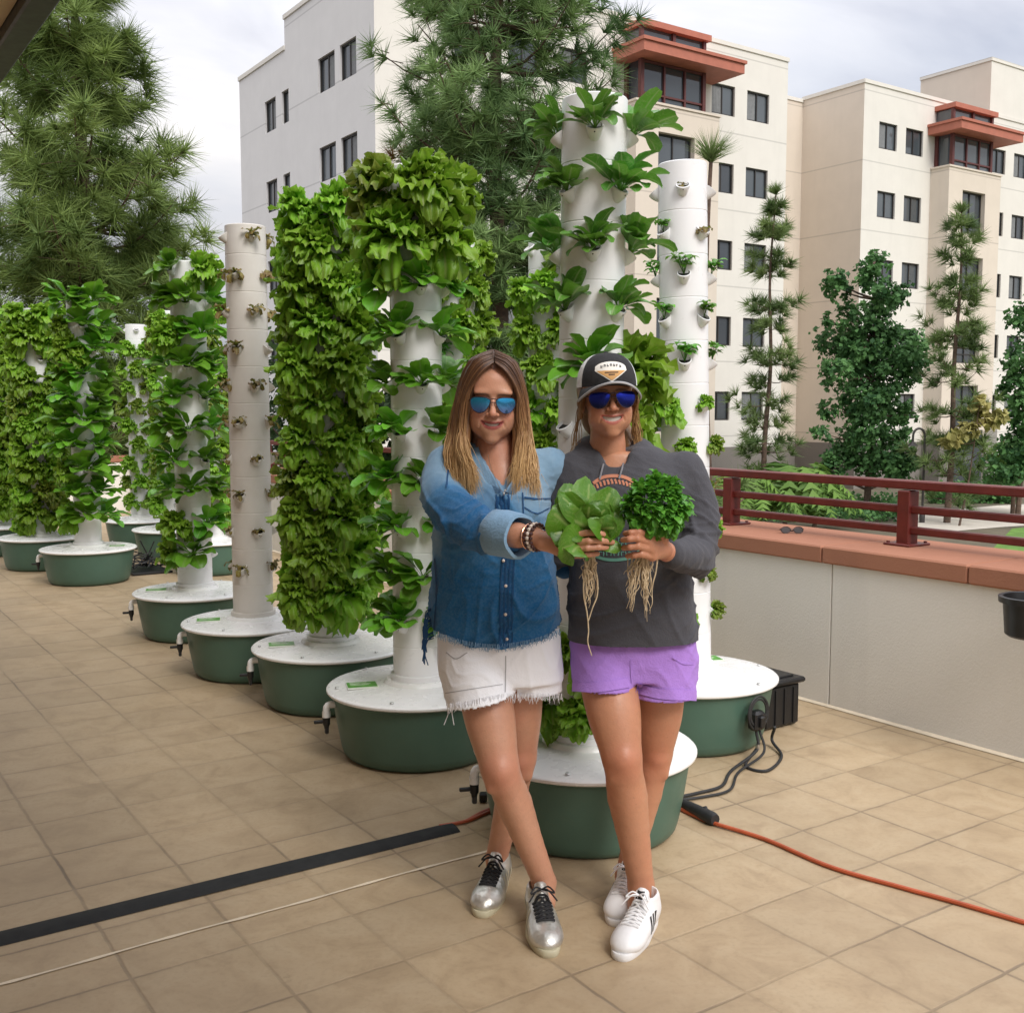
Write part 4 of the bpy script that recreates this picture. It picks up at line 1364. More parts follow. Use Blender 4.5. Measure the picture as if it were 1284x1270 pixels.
# ------------------------------------------------------------------ people: smooth distance fields turned into one skin
class SDF:
    def __init__(s, lo, hi, h):
        s.lo = np.array(lo, float); s.h = h
        s.n = np.ceil((np.array(hi, float) - s.lo) / h).astype(int) + 1
        s.D = np.full(s.n, 1.0, np.float32)

    def box(s, lo, hi, pad):
        i0 = np.clip(np.floor((np.minimum(lo, hi) - pad - s.lo) / s.h).astype(int), 0, s.n - 1)
        i1 = np.clip(np.ceil((np.maximum(lo, hi) + pad - s.lo) / s.h).astype(int) + 1, 1, s.n)
        sl = tuple(slice(a, b) for a, b in zip(i0, i1))
        ax = [(s.lo[k] + s.h * np.arange(i0[k], i1[k])).astype(np.float32) for k in range(3)]
        return sl, np.meshgrid(*ax, indexing='ij', sparse=True)

    def put(s, sl, d, k, op):
        a = s.D[sl]
        k = max(k, 1e-5)
        if op == 'u':
            h = np.clip(.5 + .5 * (d - a) / k, 0, 1); s.D[sl] = d * (1 - h) + a * h - k * h * (1 - h)
        elif op == 's':
            d = -d
            h = np.clip(.5 - .5 * (d - a) / k, 0, 1); s.D[sl] = d * (1 - h) + a * h + k * h * (1 - h)

    def cap(s, a, b, ra, rb, k=.01, op='u', flat=None):
        a = np.array(a, float); b = np.array(b, float)
        R = max(ra, rb)
        sl, (X, Y, Z) = s.box(np.minimum(a, b) - R, np.maximum(a, b) + R, k * 1.5 + 3 * s.h)
        if min(x.size for x in (X, Y, Z)) == 0: return
        ba = b - a; L2 = ba @ ba + 1e-12
        t = np.clip(((X - a[0]) * ba[0] + (Y - a[1]) * ba[1] + (Z - a[2]) * ba[2]) / L2, 0, 1)
        d = np.sqrt((X - a[0] - t * ba[0]) ** 2 + (Y - a[1] - t * ba[1]) ** 2 + (Z - a[2] - t * ba[2]) ** 2) - (ra + t * (rb - ra))
        s.put(sl, d, k, op)

    def chain(s, pts, rs, k=.01, op='u', n=None):
        pts = np.array(pts, float)
        if n:
            rs = np.interp(np.linspace(0, 1, n), np.linspace(0, 1, len(rs)), rs)
            pts = catmull(pts, n)
        for i in range(len(pts) - 1): s.cap(pts[i], pts[i + 1], rs[i], rs[i + 1], k if i == 0 or not n else .004, op)

    def ell(s, c, r, k=.01, op='u', R=None):
        c = np.array(c, float); r = np.array(r, float)
        m = r if R is None else np.full(3, r.max())
        sl, (X, Y, Z) = s.box(c - m, c + m, k * 1.5 + 3 * s.h)
        if min(x.size for x in (X, Y, Z)) == 0: return
        x, y, z = X - c[0], Y - c[1], Z - c[2]
        if R is not None:
            R = np.array(R)
            x, y, z = R[0, 0] * x + R[1, 0] * y + R[2, 0] * z, R[0, 1] * x + R[1, 1] * y + R[2, 1] * z, R[0, 2] * x + R[1, 2] * y + R[2, 2] * z
        q0 = np.sqrt((x / r[0]) ** 2 + (y / r[1]) ** 2 + (z / r[2]) ** 2) + 1e-9
        q1 = np.sqrt((x / r[0] ** 2) ** 2 + (y / r[1] ** 2) ** 2 + (z / r[2] ** 2) ** 2) + 1e-9
        s.put(sl, q0 * (q0 - 1) / q1, k, op)

    def stack(s, rows, k=.01, op='u', e=2.4):
        """rows: (z, cx, cy, rx, ry) cross-sections"""
        rows = np.array(sorted(rows), float)
        z0, z1 = rows[0, 0], rows[-1, 0]
        lo = np.array([(rows[:, 1] - rows[:, 3]).min(), (rows[:, 2] - rows[:, 4]).min(), z0]); hi = np.array([(rows[:, 1] + rows[:, 3]).max(), (rows[:, 2] + rows[:, 4]).max(), z1])
        sl, (X, Y, Z) = s.box(lo, hi, k * 1.5 + 3 * s.h)
        sm = catmull(rows, 80)
        f = lambda j: np.interp(Z.ravel(), sm[:, 0], sm[:, j]).reshape(Z.shape).astype(np.float32)
        cx, cy, rx, ry = f(1), f(2), f(3), f(4)
        q = (np.abs((X - cx) / rx) ** e + np.abs((Y - cy) / ry) ** e) ** (1 / e)
        d = (q - 1) * np.minimum(rx, ry)
        d = np.maximum(d, np.maximum(z0 - Z, Z - z1))
        s.put(sl, d.astype(np.float32), k, op)

    def mesh(s, smooth=2):
        D = s.D; ins = D < 0
        n = D.shape
        c = np.zeros(tuple(k - 1 for k in n), np.int8)
        for i in (0, 1):
            for j in (0, 1):
                for k in (0, 1): c += ins[i:n[0] - 1 + i, j:n[1] - 1 + j, k:n[2] - 1 + k]
        act = (c > 0) & (c < 8)
        I = np.argwhere(act)
        idx = np.full(act.shape, -1, np.int32); idx[act] = np.arange(len(I))
        acc = np.zeros((len(I), 3)); cnt = np.zeros(len(I))
        for ax in range(3):
            o1, o2 = [k for k in range(3) if k != ax]
            for p in (0, 1):
                for q in (0, 1):
                    o = np.zeros(3, int); o[o1] = p; o[o2] = q
                    e_ = np.zeros(3, int); e_[ax] = 1
                    A = I + o; B = A + e_
                    d0 = D[A[:, 0], A[:, 1], A[:, 2]]; d1 = D[B[:, 0], B[:, 1], B[:, 2]]
                    m = (d0 < 0) != (d1 < 0)
                    t = d0[m] / (d0[m] - d1[m])
                    acc[m] += o + e_ * t[:, None]; cnt[m] += 1
        V = s.lo + s.h * (I + acc / cnt[:, None])
        Q = []
        for ax in range(3):
            o1, o2 = (ax + 1) % 3, (ax + 2) % 3
            sl0 = [slice(None)] * 3; sl1 = [slice(None)] * 3
            sl0[ax] = slice(0, n[ax] - 1); sl1[ax] = slice(1, n[ax])
            x = ins[tuple(sl0)] != ins[tuple(sl1)]
            E = np.argwhere(x)
            E = E[(E[:, o1] > 0) & (E[:, o2] > 0) & (E[:, o1] < n[o1] - 1) & (E[:, o2] < n[o2] - 1)]
            u = np.zeros(3, int); u[o1] = 1; v = np.zeros(3, int); v[o2] = 1
            g_ = lambda P: idx[P[:, 0], P[:, 1], P[:, 2]]
            q = np.stack([g_(E - u - v), g_(E - v), g_(E), g_(E - u)], 1)
            fl = ~ins[E[:, 0], E[:, 1], E[:, 2]]
            q[fl] = q[fl][:, ::-1]
            Q.append(q)
        Q = np.concatenate(Q); Q = Q[(Q >= 0).all(1)]
        for _ in range(smooth):
            s_ = np.zeros_like(V); w_ = np.zeros(len(V))
            for a in range(4):
                i, j = Q[:, a], Q[:, (a + 1) % 4]
                np.add.at(s_, i, V[j]); np.add.at(w_, i, 1); np.add.at(s_, j, V[i]); np.add.at(w_, j, 1)
            V = V + .5 * (s_ / np.maximum(w_, 1)[:, None] - V)
        return V, Q


def normals(V, Q):
    n = np.cross(V[Q[:, 2]] - V[Q[:, 0]], V[Q[:, 3]] - V[Q[:, 1]])
    N_ = np.zeros_like(V)
    for a in range(4): np.add.at(N_, Q[:, a], n)
    return N_ / (np.linalg.norm(N_, axis=1)[:, None] + 1e-12)


def merge(parts):
    V, Q, C_, o = [], [], [], 0
    for v, q, c in parts:
        V.append(v); Q.append(q + o); C_.append(c); o += len(v)
    return np.concatenate(V), np.concatenate(Q), np.concatenate(C_)


class Surf:
    """a finished mesh that ribbons and badges can be laid onto"""

    def __init__(s, V, Q): s.t = BVHTree.FromPolygons(V.tolist(), Q.tolist())

    def hit(s, p, d, lift=.0015):
        h = s.t.ray_cast(Vector(p), Vector(d).normalized())
        if h[0] is None: return None
        return np.array(h[0] + h[1] * lift * (1 if h[1].dot(Vector(d)) < 0 else -1))

    def near(s, p, lift=.0015):
        h = s.t.find_nearest(Vector(p))
        n = h[1]
        if (Vector(p) - h[0]).dot(n) < 0 and (Vector(p) - h[0]).length > .004: pass
        return np.array(h[0] + n * lift)


def eye_ray(px, py):
    d = np.array([(px - 642) / FPX, 0, 0]) + CU * (635 - py) / FPX + CF
    return np.array([0, 0, EYE]) + d * 1.5, d


def lay(surf, px, py, lift=.0015):
    """the point of a garment that the photo shows at a pixel"""
    p, d = eye_ray(px, py)
    return surf.hit(p, d, lift)


def ribbon(mb, surf, pix, wpx, n=20, lift=.0015, taper=False, col=None):
    P = catmull(np.array(pix, float), n)
    T = np.gradient(P, axis=0); Nn = np.stack([-T[:, 1], T[:, 0]], 1); Nn /= np.linalg.norm(Nn, axis=1)[:, None] + 1e-9
    rows = []
    for i in range(n):
        ww = wpx * (math.sin(math.pi * (i + .5) / n) ** .5 if taper else 1)
        r = [lay(surf, *(P[i] + Nn[i] * ww * s_), lift) for s_ in (-.5, 0, .5)]
        if any(x is None for x in r) or (rows and np.linalg.norm(r[1] - rows[-1][1]) > .06):
            if len(rows) > 1: mb.grid(np.array(rows), col and [col] * (3 * len(rows)))
            rows = []
            continue
        rows.append(r)
    if len(rows) > 1: mb.grid(np.array(rows), col and [col] * (3 * len(rows)))


def skin_mat(name, base, red, lip, rough=.45):
    t = NT(name)
    at_ = t.n('ShaderNodeVertexColor', _layer_name='Col')
    sp = t.n('ShaderNodeSeparateColor', Color=at_.outputs[0])
    c = Vector(base)
    b = t.mix(t.noise(14, 5, .6), tuple(c * .88), tuple(c * 1.1))
    b = t.mix(t.math('MULTIPLY', t.ramp(t.noise(5, 4), [(.45, 0), (.7, 1)]), .35), b, red)
    b = t.mix(t.math('MULTIPLY', t.ramp(t.noise(55, 4, .7), [(.4, 0), (.7, 1)]), .28), b, tuple(c * .70))
    b = t.mix(t.math('MULTIPLY', t.ramp(t.noise(160, 2, .5), [(.66, 0), (.72, 1)]), .35), b, tuple(c * .55))
    b = t.mix(t.math('MULTIPLY', sp.outputs[1], .6), b, red)
    b = t.mix(sp.outputs[0], b, lip)
    b = t.mix(sp.outputs[2], b, (.05, .025, .018))
    t.set(Base_Color=b, Roughness=rough, Specular_IOR_Level=.45, Subsurface_Weight=.12, Subsurface_Scale=.02)
    t.b.inputs['Subsurface Radius'].default_value = (.6, .25, .12)
    t.put(t.b.inputs['Roughness'], t.math('MULTIPLY_ADD', t.noise(40, 3), .3, rough - .15))
    t.bump(t.math('ADD', t.noise(220, 4), t.math('MULTIPLY', t.noise(26, 4), 2.)), .22, .003)
    return t.m


def denim_mat(name='denim'):
    t = NT(name)
    at_ = t.n('ShaderNodeVertexColor', _layer_name='Col')
    sp = t.n('ShaderNodeSeparateColor', Color=at_.outputs[0])
    nz = t.noise(7, 6, .65); fine = t.noise(160, 3, .6)
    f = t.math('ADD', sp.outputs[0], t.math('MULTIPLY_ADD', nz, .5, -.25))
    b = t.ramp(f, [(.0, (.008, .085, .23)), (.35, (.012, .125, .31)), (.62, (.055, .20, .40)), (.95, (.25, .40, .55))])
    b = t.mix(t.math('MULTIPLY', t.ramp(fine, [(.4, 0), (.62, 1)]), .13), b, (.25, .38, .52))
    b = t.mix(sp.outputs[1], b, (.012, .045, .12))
    t.set(Base_Color=b, Roughness=.85, Specular_IOR_Level=.15, Sheen_Weight=.15)
    tw = t.n('ShaderNodeTexWave', Scale=420., Distortion=1.); t.put(tw.inputs['Vector'], t.obj())
    h = t.math('ADD', t.math('MULTIPLY', tw.outputs['Fac'], .2), t.math('ADD', t.math('MULTIPLY', nz, .6), t.math('MULTIPLY', t.noise(28, 4, .6), 1.0)))
    t.bump(h, .45, .010)
    return t.m


def cloth_mat(name, col, dark, heather=0., bump=.45, sheen=.1):
    t = NT(name)
    nz = t.noise(6, 5, .6)
    b = t.mix(nz, dark, col)
    if heather: b = t.mix(t.math('MULTIPLY', t.noise(240, 2), heather), b, tuple(Vector(col) * 1.8))
    t.set(Base_Color=b, Roughness=.88, Specular_IOR_Level=.15, Sheen_Weight=sheen)
    t.bump(t.math('ADD', t.math('MULTIPLY', t.noise(22, 4, .6, dist=.6), 1.), t.math('MULTIPLY', t.noise(260, 2), .25)), bump, .010)
    return t.m


def hair_mat(name, root, mid, tip):
    t = NT(name)
    at_ = t.n('ShaderNodeVertexColor', _layer_name='Col')
    sp = t.n('ShaderNodeSeparateColor', Color=at_.outputs[0])
    f = t.math('ADD', sp.outputs[0], t.math('MULTIPLY_ADD', sp.outputs[1], .36, -.18))
    b = t.ramp(f, [(.05, root), (.45, mid), (.85, tip)])
    t.set(Base_Color=b, Roughness=.38, Specular_IOR_Level=.5)
    t.t.links.new(b, t.b.inputs['Base Color'])
    return t.m


def mirror_mat(name, top, bot):
    t = NT(name)
    z = t.n('ShaderNodeSeparateXYZ', Vector=t.n('ShaderNodeTexCoord').outputs['Generated']).outputs[2]
    t.set(Base_Color=t.mix(t.ramp(z, [(.15, 0), (.8, 1)]), bot, top), Metallic=.75, Roughness=.12)
    return t.m


M['skinL'] = skin_mat('skin_rosy', (.555, .29, .185), (.53, .18, .115), (.24, .022, .03))
M['skinR'] = skin_mat('skin_tanned', (.52, .25, .145), (.49, .165, .10), (.42, .11, .09))
M['denim'] = denim_mat()
M['denim_pale'] = cloth_mat('denim_pale', (.20, .33, .47), (.15, .27, .42), .5)
M['denim_dark'] = cloth_mat('denim_dark', (.02, .07, .17), (.012, .045, .12), .3)
M['hoodie'] = cloth_mat('hoodie_charcoal', (.064, .064, .074), (.048, .048, .056), .35, .4)
M['white_cloth'] = cloth_mat('white_denim', (.92, .93, .97), (.88, .89, .94), 0, .28)
M['lilac'] = cloth_mat('lilac_cotton', (.42, .235, .66), (.34, .18, .56), 0, .5)
M['hairL'] = hair_mat('hair_ombre', (.070, .030, .016), (.29, .145, .060), (.62, .40, .18))
M['hairR'] = hair_mat('hair_golden', (.10, .05, .022), (.25, .13, .05), (.42, .25, .10))
M['lensL'] = mirror_mat('lens_sky_blue', (.03, .30, .55), (.10, .18, .45))
M['lensR'] = mirror_mat('lens_deep_blue', (.015, .03, .40), (.01, .015, .06))
M['gold_frame'] = simple('gunmetal_frame', (.06, .04, .05), .3, .1, 10, metal=.6)
M['teeth'] = simple('teeth', (.56, .52, .46), .25, .03)
M['silver'] = simple('silver_leather', (.62, .61, .57), .33, .2, 30, .35, metal=.7, bscale=40)
M['cream_sole'] = simple('cream_sole', (.55, .51, .36), .55)
M['shoe_white'] = simple('white_leather', (.80, .80, .81), .42, .03, 20, .1)
M['shoe_black'] = simple('black_leather', (.015, .015, .016), .5)
M['lace_black'] = simple('black_lace', (.012, .012, .014), .75)
M['cap_black'] = simple('cap_black', (.016, .016, .018), .85, .2, 40, .2)
M['cap_mesh'] = simple('cap_white_mesh', (.70, .72, .72), .7, .1, 60, .4)
M['piping'] = simple('grey_piping', (.40, .40, .42), .7)
M['patch_white'] = simple('patch_white', (.75, .73, .68), .7)
M['patch_orange'] = simple('patch_orange', (.60, .33, .12), .7)
M['ink_dark'] = simple('ink_dark', (.03, .03, .04), .8)
M['print_orange'] = simple('print_orange', (.50, .20, .12), .8)
M['print_teal'] = simple('print_teal', (.10, .26, .21), .8)
M['cord_grey'] = simple('drawstring', (.20, .20, .22), .8)
M['gold'] = simple('rose_gold', (.75, .42, .28), .25, .1, 20, metal=1.)
M['beads'] = simple('dark_beads', (.06, .02, .02), .4, .5, 90)
M['pearl'] = simple('pearl', (.72, .62, .55), .3)
M['nail'] = simple('pale_nails', (.72, .52, .44), .25)


def rot_xyz(rx, ry, rz): return np.array(Euler((rx, ry, rz)).to_matrix())


def head(cfg):
    """face and neck in head space: x across, y backwards, z up, origin between the eyes inside the skull"""
    f = SDF((-.11, -.135, -.26), (.11, .14, .16), .0021)
    f.ell((0, .018, .040), (.075, .094, .083))
    f.ell((0, -.012, -.030), (.059, .066, .064), .03)
    f.ell((0, -.030, -.066), (.043, .049, .046), .025)
    f.ell((0, -.070, -.099), (.017, .014, .014), .03)
    for s_ in (-1, 1):
        f.ell((s_ * .037, -.058, -.032), (.022, .022, .022), .022)
        f.ell((s_ * .040, -.012, -.066), (.012, .026, .016), .03)
        f.ell((s_ * .032, -.050, -.056), (.021, .021, .024), .03)
        f.ell((s_ * .077, .012, -.012), (.010, .018, .031), .008)
        f.ell((s_ * .026, -.074, .028), (.026, .012, .008), .014)
    f.ell((0, -.046, .052), (.056, .034, .038), .03)
    for s_ in (-1, 1): f.ell((s_ * .031, -.091, .004), (.017, .015, .011), .012, 's')
    for s_ in (-1, 1): f.ell((s_ * .031, -.070, .003), (.0135, .0135, .0125), .004)
    f.cap((0, -.080, .012), (0, -.104, -.026), .0062, .0095, .010)
    f.ell((0, -.106, -.029), (.0095, .009, .0085), .006)
    for s_ in (-1, 1):
        f.ell((s_ * .0125, -.094, -.031), (.0075, .009, .0065), .005)
        f.ell((s_ * .0065, -.100, -.0385), (.0035, .004, .0025), .002, 's')
    # smiling mouth: corners raised and pulled back
    wm = cfg['mouth_w']; zm = -.060; op = cfg['open']
    oph = lambda x: 1 - abs(x / wm) ** 3.2
    arc = lambda x, dz: np.array([x, -.0845 + 9.0 * x * x, zm + dz + 10 * x * x])
    f.ell((0, -.078, zm - .004), (.030, .013, .020), .018)
    xs = np.linspace(-wm, wm, 9)
    for i in range(8):
        a, b = xs[i], xs[i + 1]
        tp = lambda x: .25 + .75 * (1 - (x / wm) ** 2)
        f.cap(arc(a, .0035 * tp(a) + op * .5 * oph(a)), arc(b, .0035 * tp(b) + op * .5 * oph(b)), .0032 * tp(a), .0032 * tp(b), .003)
        f.cap(arc(a, -.0055 * tp(a) - op * .7 * oph(a)), arc(b, -.0055 * tp(b) - op * .7 * oph(b)), .0042 * tp(a), .0042 * tp(b), .003)
    for i in range(8):
        a, b = xs[i] * .93, xs[i + 1] * .93
        g_ = lambda x: (op * .55 * max(0, oph(x))) + .0008
        f.cap(arc(a, -.0005) - [0, .006, 0], arc(b, -.0005) - [0, .006, 0], g_(a), g_(b), .0015, 's')
        f.cap(arc(a, -.0005) + [0, .002, 0], arc(b, -.0005) + [0, .002, 0], g_(a), g_(b), .0015, 's')
    for s_ in (-1, 1):       # smile folds
        f.chain([(s_ * .018, -.093, -.036), (s_ * .030, -.088, -.050), (s_ * .036, -.080, -.066)], [.0022, .0026, .0018], .006, 's', 6)
    f.chain([(0, .022, -.06), (0, .034, -.14), (0, .046, -.25)], [.052, cfg['neck'], cfg['neck'] + .012], .02)
    V, Q = f.mesh(2)
    x, y, z = V[:, 0], V[:, 1], V[:, 2]
    C_ = np.zeros((len(V), 4)); C_[:, 3] = 1
    t = 1 - (x / (wm * 1.04)) ** 2
    zc = z - (zm + 10 * x * x)
    lip = (t > 0) & (y < -.055) & (zc < (.0064 + op * .5) * np.clip(t, 0, 1) ** .6 + .0008) & (zc > -(.0092 + op * .7) * np.clip(t, 0, 1) ** .6 - .0008)
    C_[lip, 0] = .85
    inm = (t > 0) & (np.abs(zc) < op * .5 * np.clip(t, 0, 1) + .0012) & (y > -.0855 + 9 * x * x + .0045) & (y < -.04)
    C_[inm, 2] = 1; C_[inm, 0] = 0
    ch = np.exp(-(((np.abs(x) - .038) / .018) ** 2 + ((z + .032) / .018) ** 2)) * (y < -.02)
    C_[:, 1] = np.clip(ch + .8 * np.exp(-((x / .012) ** 2 + ((z + .03) / .014) ** 2)) * (y < -.085), 0, 1)
    br = (np.abs(np.abs(x) - .031) < .019) & (np.abs(z - (.0245 - 6 * (np.abs(x) - .028) ** 2)) < .0028) & (y < -.06)
    C_[br, 2] = .75
    for _ in range(2):                       # soften the colour borders
        s_ = C_.copy(); w_ = np.ones(len(V))
        for a in range(4):
            i, j = Q[:, a], Q[:, (a + 1) % 4]
            np.add.at(s_, i, C_[j]); np.add.at(w_, i, 1)
        C_ = s_ / w_[:, None]
    te = MB()
    if op > 0:
        xs_ = np.linspace(-wm * .80, wm * .80, 9)
        te.grid(np.array([[arc(x_, dz) + np.array([0, .0016 + (.0006 if i % 2 else 0), 0]) for dz in (op * .62 + .001, op * .1, -op * .62 - .001)] for i, x_ in enumerate(np.linspace(-wm * .90, wm * .90, 25))]))
    return V, Q, C_, te


def aviators(center, Rm, sc, lens_mat, parent, w=.0285, drop=.0):
    root = None
    T = lambda p: center + (Rm @ np.array(p)) * sc
    ls, fr = MB(), MB()
    shape = [(-.026, .014), (-.012, .0185), (.008, .019), (.022, .0165), (.0275, .008), (.026, -.006), (.018, -.0185), (.004, -.0245), (-.010, -.021), (-.020, -.010), (-.0265, .004)]
    for s_ in (-1, 1):
        O = catmull(np.array(shape + shape[:1]), 40)[:-1]
        pt = lambda q, k=1.: T((s_ * (.0345 + q[0] * k), -.1035 + .020 * ((.0345 + q[0] * k) / .06) ** 2 - .0025 * (1 - k * k), -.004 + q[1] * k - drop))
        rings = [[pt(q, k) for q in O] for k in (1., .8, .6, .4, .2, .01)]
        ls.grid(np.array(rings), closed=True)
        pp = [pt(q) for q in O]; pp.append(pp[0])
        fr.tube(pp, .0013 * sc, 5, cap=False)
        fr.tube([T((s_ * .060, -.082, .006)), T((s_ * .073, -.060, .008)), T((s_ * .079, .0, .008)), T((s_ * .080, .03, -.004))], .0016 * sc, 5)
        fr.tube([T((s_ * .009, -.101, -.008)), T((s_ * .008, -.094, -.014))], .002 * sc, 5)
    fr.tube(catmull([T((-.013, -.1025, .011)), T((0, -.104, .0135)), T((.013, -.1025, .011))], 8), .0014 * sc, 5)
    fr.tube(catmull([T((-.010, -.1025, .002)), T((0, -.104, .0035)), T((.010, -.1025, .002))], 8), .0013 * sc, 5)
    f = fr.build('sunglasses', M['gold_frame'], parent)
    ls.build('lens', lens_mat, f)
    return f


def finger(f, pts, r0, r1, k=.004):
    f.chain(pts, np.linspace(r0, r1, len(pts)), k)


def nail(mb, p, d, nrm, w=.0062, l=.010):
    d = np.array(d) / np.linalg.norm(d); nrm = np.array(nrm, float); nrm -= d * (nrm @ d); nrm /= np.linalg.norm(nrm)
    s_ = np.cross(d, nrm)
    G_ = np.array([[p + d * l * (i / 4 - .5) + s_ * w * v * (1 - .25 * (i == 4)) + nrm * (.0012 - .0018 * v * v) for v in (-1, -.5, 0, .5, 1)] for i in range(5)])
    mb.grid(G_)


def folds(V, Nn, amt, dirs, seed=0):
    rng = np.random.RandomState(seed)
    tot = np.zeros(len(V))
    for d, fq in dirs:
        d = np.array(d) / np.linalg.norm(d)
        e_ = rng.normal(size=3); g_ = rng.normal(size=3)
        ph = V @ d * fq + 1.6 * np.sin(V @ e_ * 14 + rng.uniform(0, 6)) + 1.1 * np.sin(V @ g_ * 23)
        tot += (1 - np.abs(np.sin(ph))) ** 2.6 * (.6 + .4 * np.sin(V @ g_ * 9 + 1))
    return V + Nn * (tot * amt)[:, None]


def hang_fringe(mb, pts, L, r, rng, n=2):
    for p in pts:
        for _ in range(n):
            q = p + np.array([rng.uniform(-.004, .004), rng.uniform(-.004, 0), 0])
            l = L * rng.uniform(.4, 1.2)
            mb.tube([q + np.array([0, .001, .004]), q + np.array([rng.uniform(-.003, .003), -.002, -l * .5]), q + np.array([rng.uniform(-.006, .006), -.001, -l])], [r, r, r * .5], 4, cap=False)


def shoe(parent, heel, toe, sc, kind, lift=0.0, wd=1.0):
    """a laced trainer; heel and toe are ground points under its ends"""
    heel, toe = np.array(heel), np.array(toe)
    d = toe - heel; L = np.linalg.norm(d[:2]); d /= L
    s_ = np.array([d[1], -d[0], 0]); Rm = np.stack([s_, d, [0, 0, 1]], 1)
    k = L / .265
    T = lambda P: heel + (np.asarray(P) * k) @ Rm.T + np.array([0, 0, lift])
    up = M['silver'] if kind == 'silver' else M['shoe_white']
    f = SDF((-.07, -.02, -.02), (.07, .29, .15), .0026)
    f.ell((0, .212, .029), (.043, .052, .024), .01)
    f.ell((0, .16, .034), (.046, .080, .034), .03)
    f.ell((.0, .09, .050), (.036, .080, .044), .03)
    f.ell((0, .042, .055), (.034, .040, .055), .02)
    f.cap((0, .046, .065), (0, .048, .092), .037, .036, .012)
    f.cap((0, .105, .100), (0, .078, .122), .020, .018, .012)           # tongue
    f.cap((0, .052, .135), (0, .054, .085), .030, .026, .006, 's')
    f.ell((0, .05, .145), (.06, .038, .03), .006, 's')
    sl, (X, Y, Z) = f.box(np.array([-.07, -.02, -.02]), np.array([.07, .29, .02]), 0)
    f.D[sl] = np.maximum(f.D[sl], .010 - Z)
    V, Q = f.mesh(2)
    o = np_mesh('shoe', T(V), Q, up, parent)
    sf = Surf(V, Q)
    # sole: the foot's outline, extruded
    O = []
    for t in np.linspace(0, 2 * math.pi, 44)[:-1]:
        c_, sn = math.cos(t), math.sin(t)
        y = .133 + .139 * c_
        wdt = .047 if y > .15 else np.interp(y, [0, .06, .1, .15], [.038, .037, .040, .047])
        O.append((wdt * np.sign(sn) * abs(sn) ** .72 + .004 * math.sin(y * 12), y))
    O = np.array(O)
    mb = MB()
    rings = [[(x * .96, .133 + (y - .133) * .985, 0) for x, y in O], [(x, y, .004) for x, y in O], [(x, y, .017) for x, y in O], [(x * .97, .133 + (y - .133) * .985, .020) for x, y in O], [(x * .8, .133 + (y - .133) * .9, .020) for x, y in O]]
    G_ = np.array(rings); mb.grid(T(G_.reshape(-1, 3)).reshape(G_.shape)[::1], closed=True)
    mb.build('sole', M['cream_sole'] if kind == 'silver' else M['shoe_white'], o, angle=50)
    down = (0, 0, -1)
    lc = MB()
    rows = 6
    for i in range(rows):
        y = .118 + .014 * i
        row = [sf.hit((x, y + .004 * (1 - abs(x) / .024), .2), down, .0028) for x in np.linspace(-.025, .025, 9)]
        if all(r is not None for r in row): lc.tube(T(np.array(row)), .0034 * k, 6)
        if i < rows - 1:
            for sg in (-1, 1):
                row = [sf.hit((sg * x, y + .014 * u, .2), down, .0038) for x, u in zip(np.linspace(-.023, .023, 8), np.linspace(0, 1, 8))]
                if all(r is not None for r in row): lc.tube(T(np.array(row)), .0030 * k, 6)
    kp = sf.hit((0, .113, .25), down, .006)
    if kp is not None:
        for sg in (-1, 1):
            lc.tube(T(catmull([kp, kp + [sg * .018, .006, .010], kp + [sg * .034, .018, -.004], kp + [sg * .018, .012, .0], kp], 14)), .0026 * k, 5)
            lc.tube(T(catmull([kp, kp + [sg * .016, .016, .004], kp + [sg * .040, .03, -.022]], 8)), .0024 * k, 5)
    lc.build('laces', M['lace_black'] if kind == 'silver' else M['shoe_white'], o)
    if kind != 'silver':
        st = MB()
        for sg in (-1, 1):
            for j in range(3):
                y0 = .088 + .021 * j
                rows_ = []
                for u in np.linspace(0, 1, 8):
                    zz = .030 + .038 * u; yy = y0 - .026 * u + .012
                    r = [sf.hit((sg * .1, yy + q, zz), (-sg, 0, 0), .0012) for q in (-.0052, 0, .0052)]
                    if all(x is not None for x in r): rows_.append(r)
                if len(rows_) > 1:
                    G_ = np.array(rows_); st.grid(T(G_.reshape(-1, 3)).reshape(G_.shape))
        rows_ = []
        for x in np.linspace(-.020, .020, 7):
            r = [sf.hit((x, -.1, z), (0, 1, 0), .0012) for z in (.072, .085, .098)]
            if all(q is not None for q in r): rows_.append(r)
        if len(rows_) > 1:
            G_ = np.array(rows_); st.grid(T(G_.reshape(-1, 3)).reshape(G_.shape))
        r = [[sf.hit((x, .2, z), (0, -1, 0), .0012) for z in (.112, .120, .128)] for x in (-.010, 0, .010)]
        if all(q is not None for w_ in r for q in w_):
            G_ = np.array(r); st.grid(T(G_.reshape(-1, 3)).reshape(G_.shape))
        st.build('stripes', M['shoe_black'], o)
    else:
        st = MB()
        for sg in (-1, 1):
            for j in range(4):
                rows_ = []
                for u in np.linspace(0, 1, 8):
                    r = [sf.hit((sg * .1, .07 + .025 * j - .02 * u + q, .034 + .034 * u), (-sg, 0, 0), .0016) for q in (-.004, 0, .004)]
                    if all(x is not None for x in r): rows_.append(r)
                if len(rows_) > 1:
                    G_ = np.array(rows_); st.grid(T(G_.reshape(-1, 3)).reshape(G_.shape))
        st.build('panels', M['cream_sole'], o)
    return o


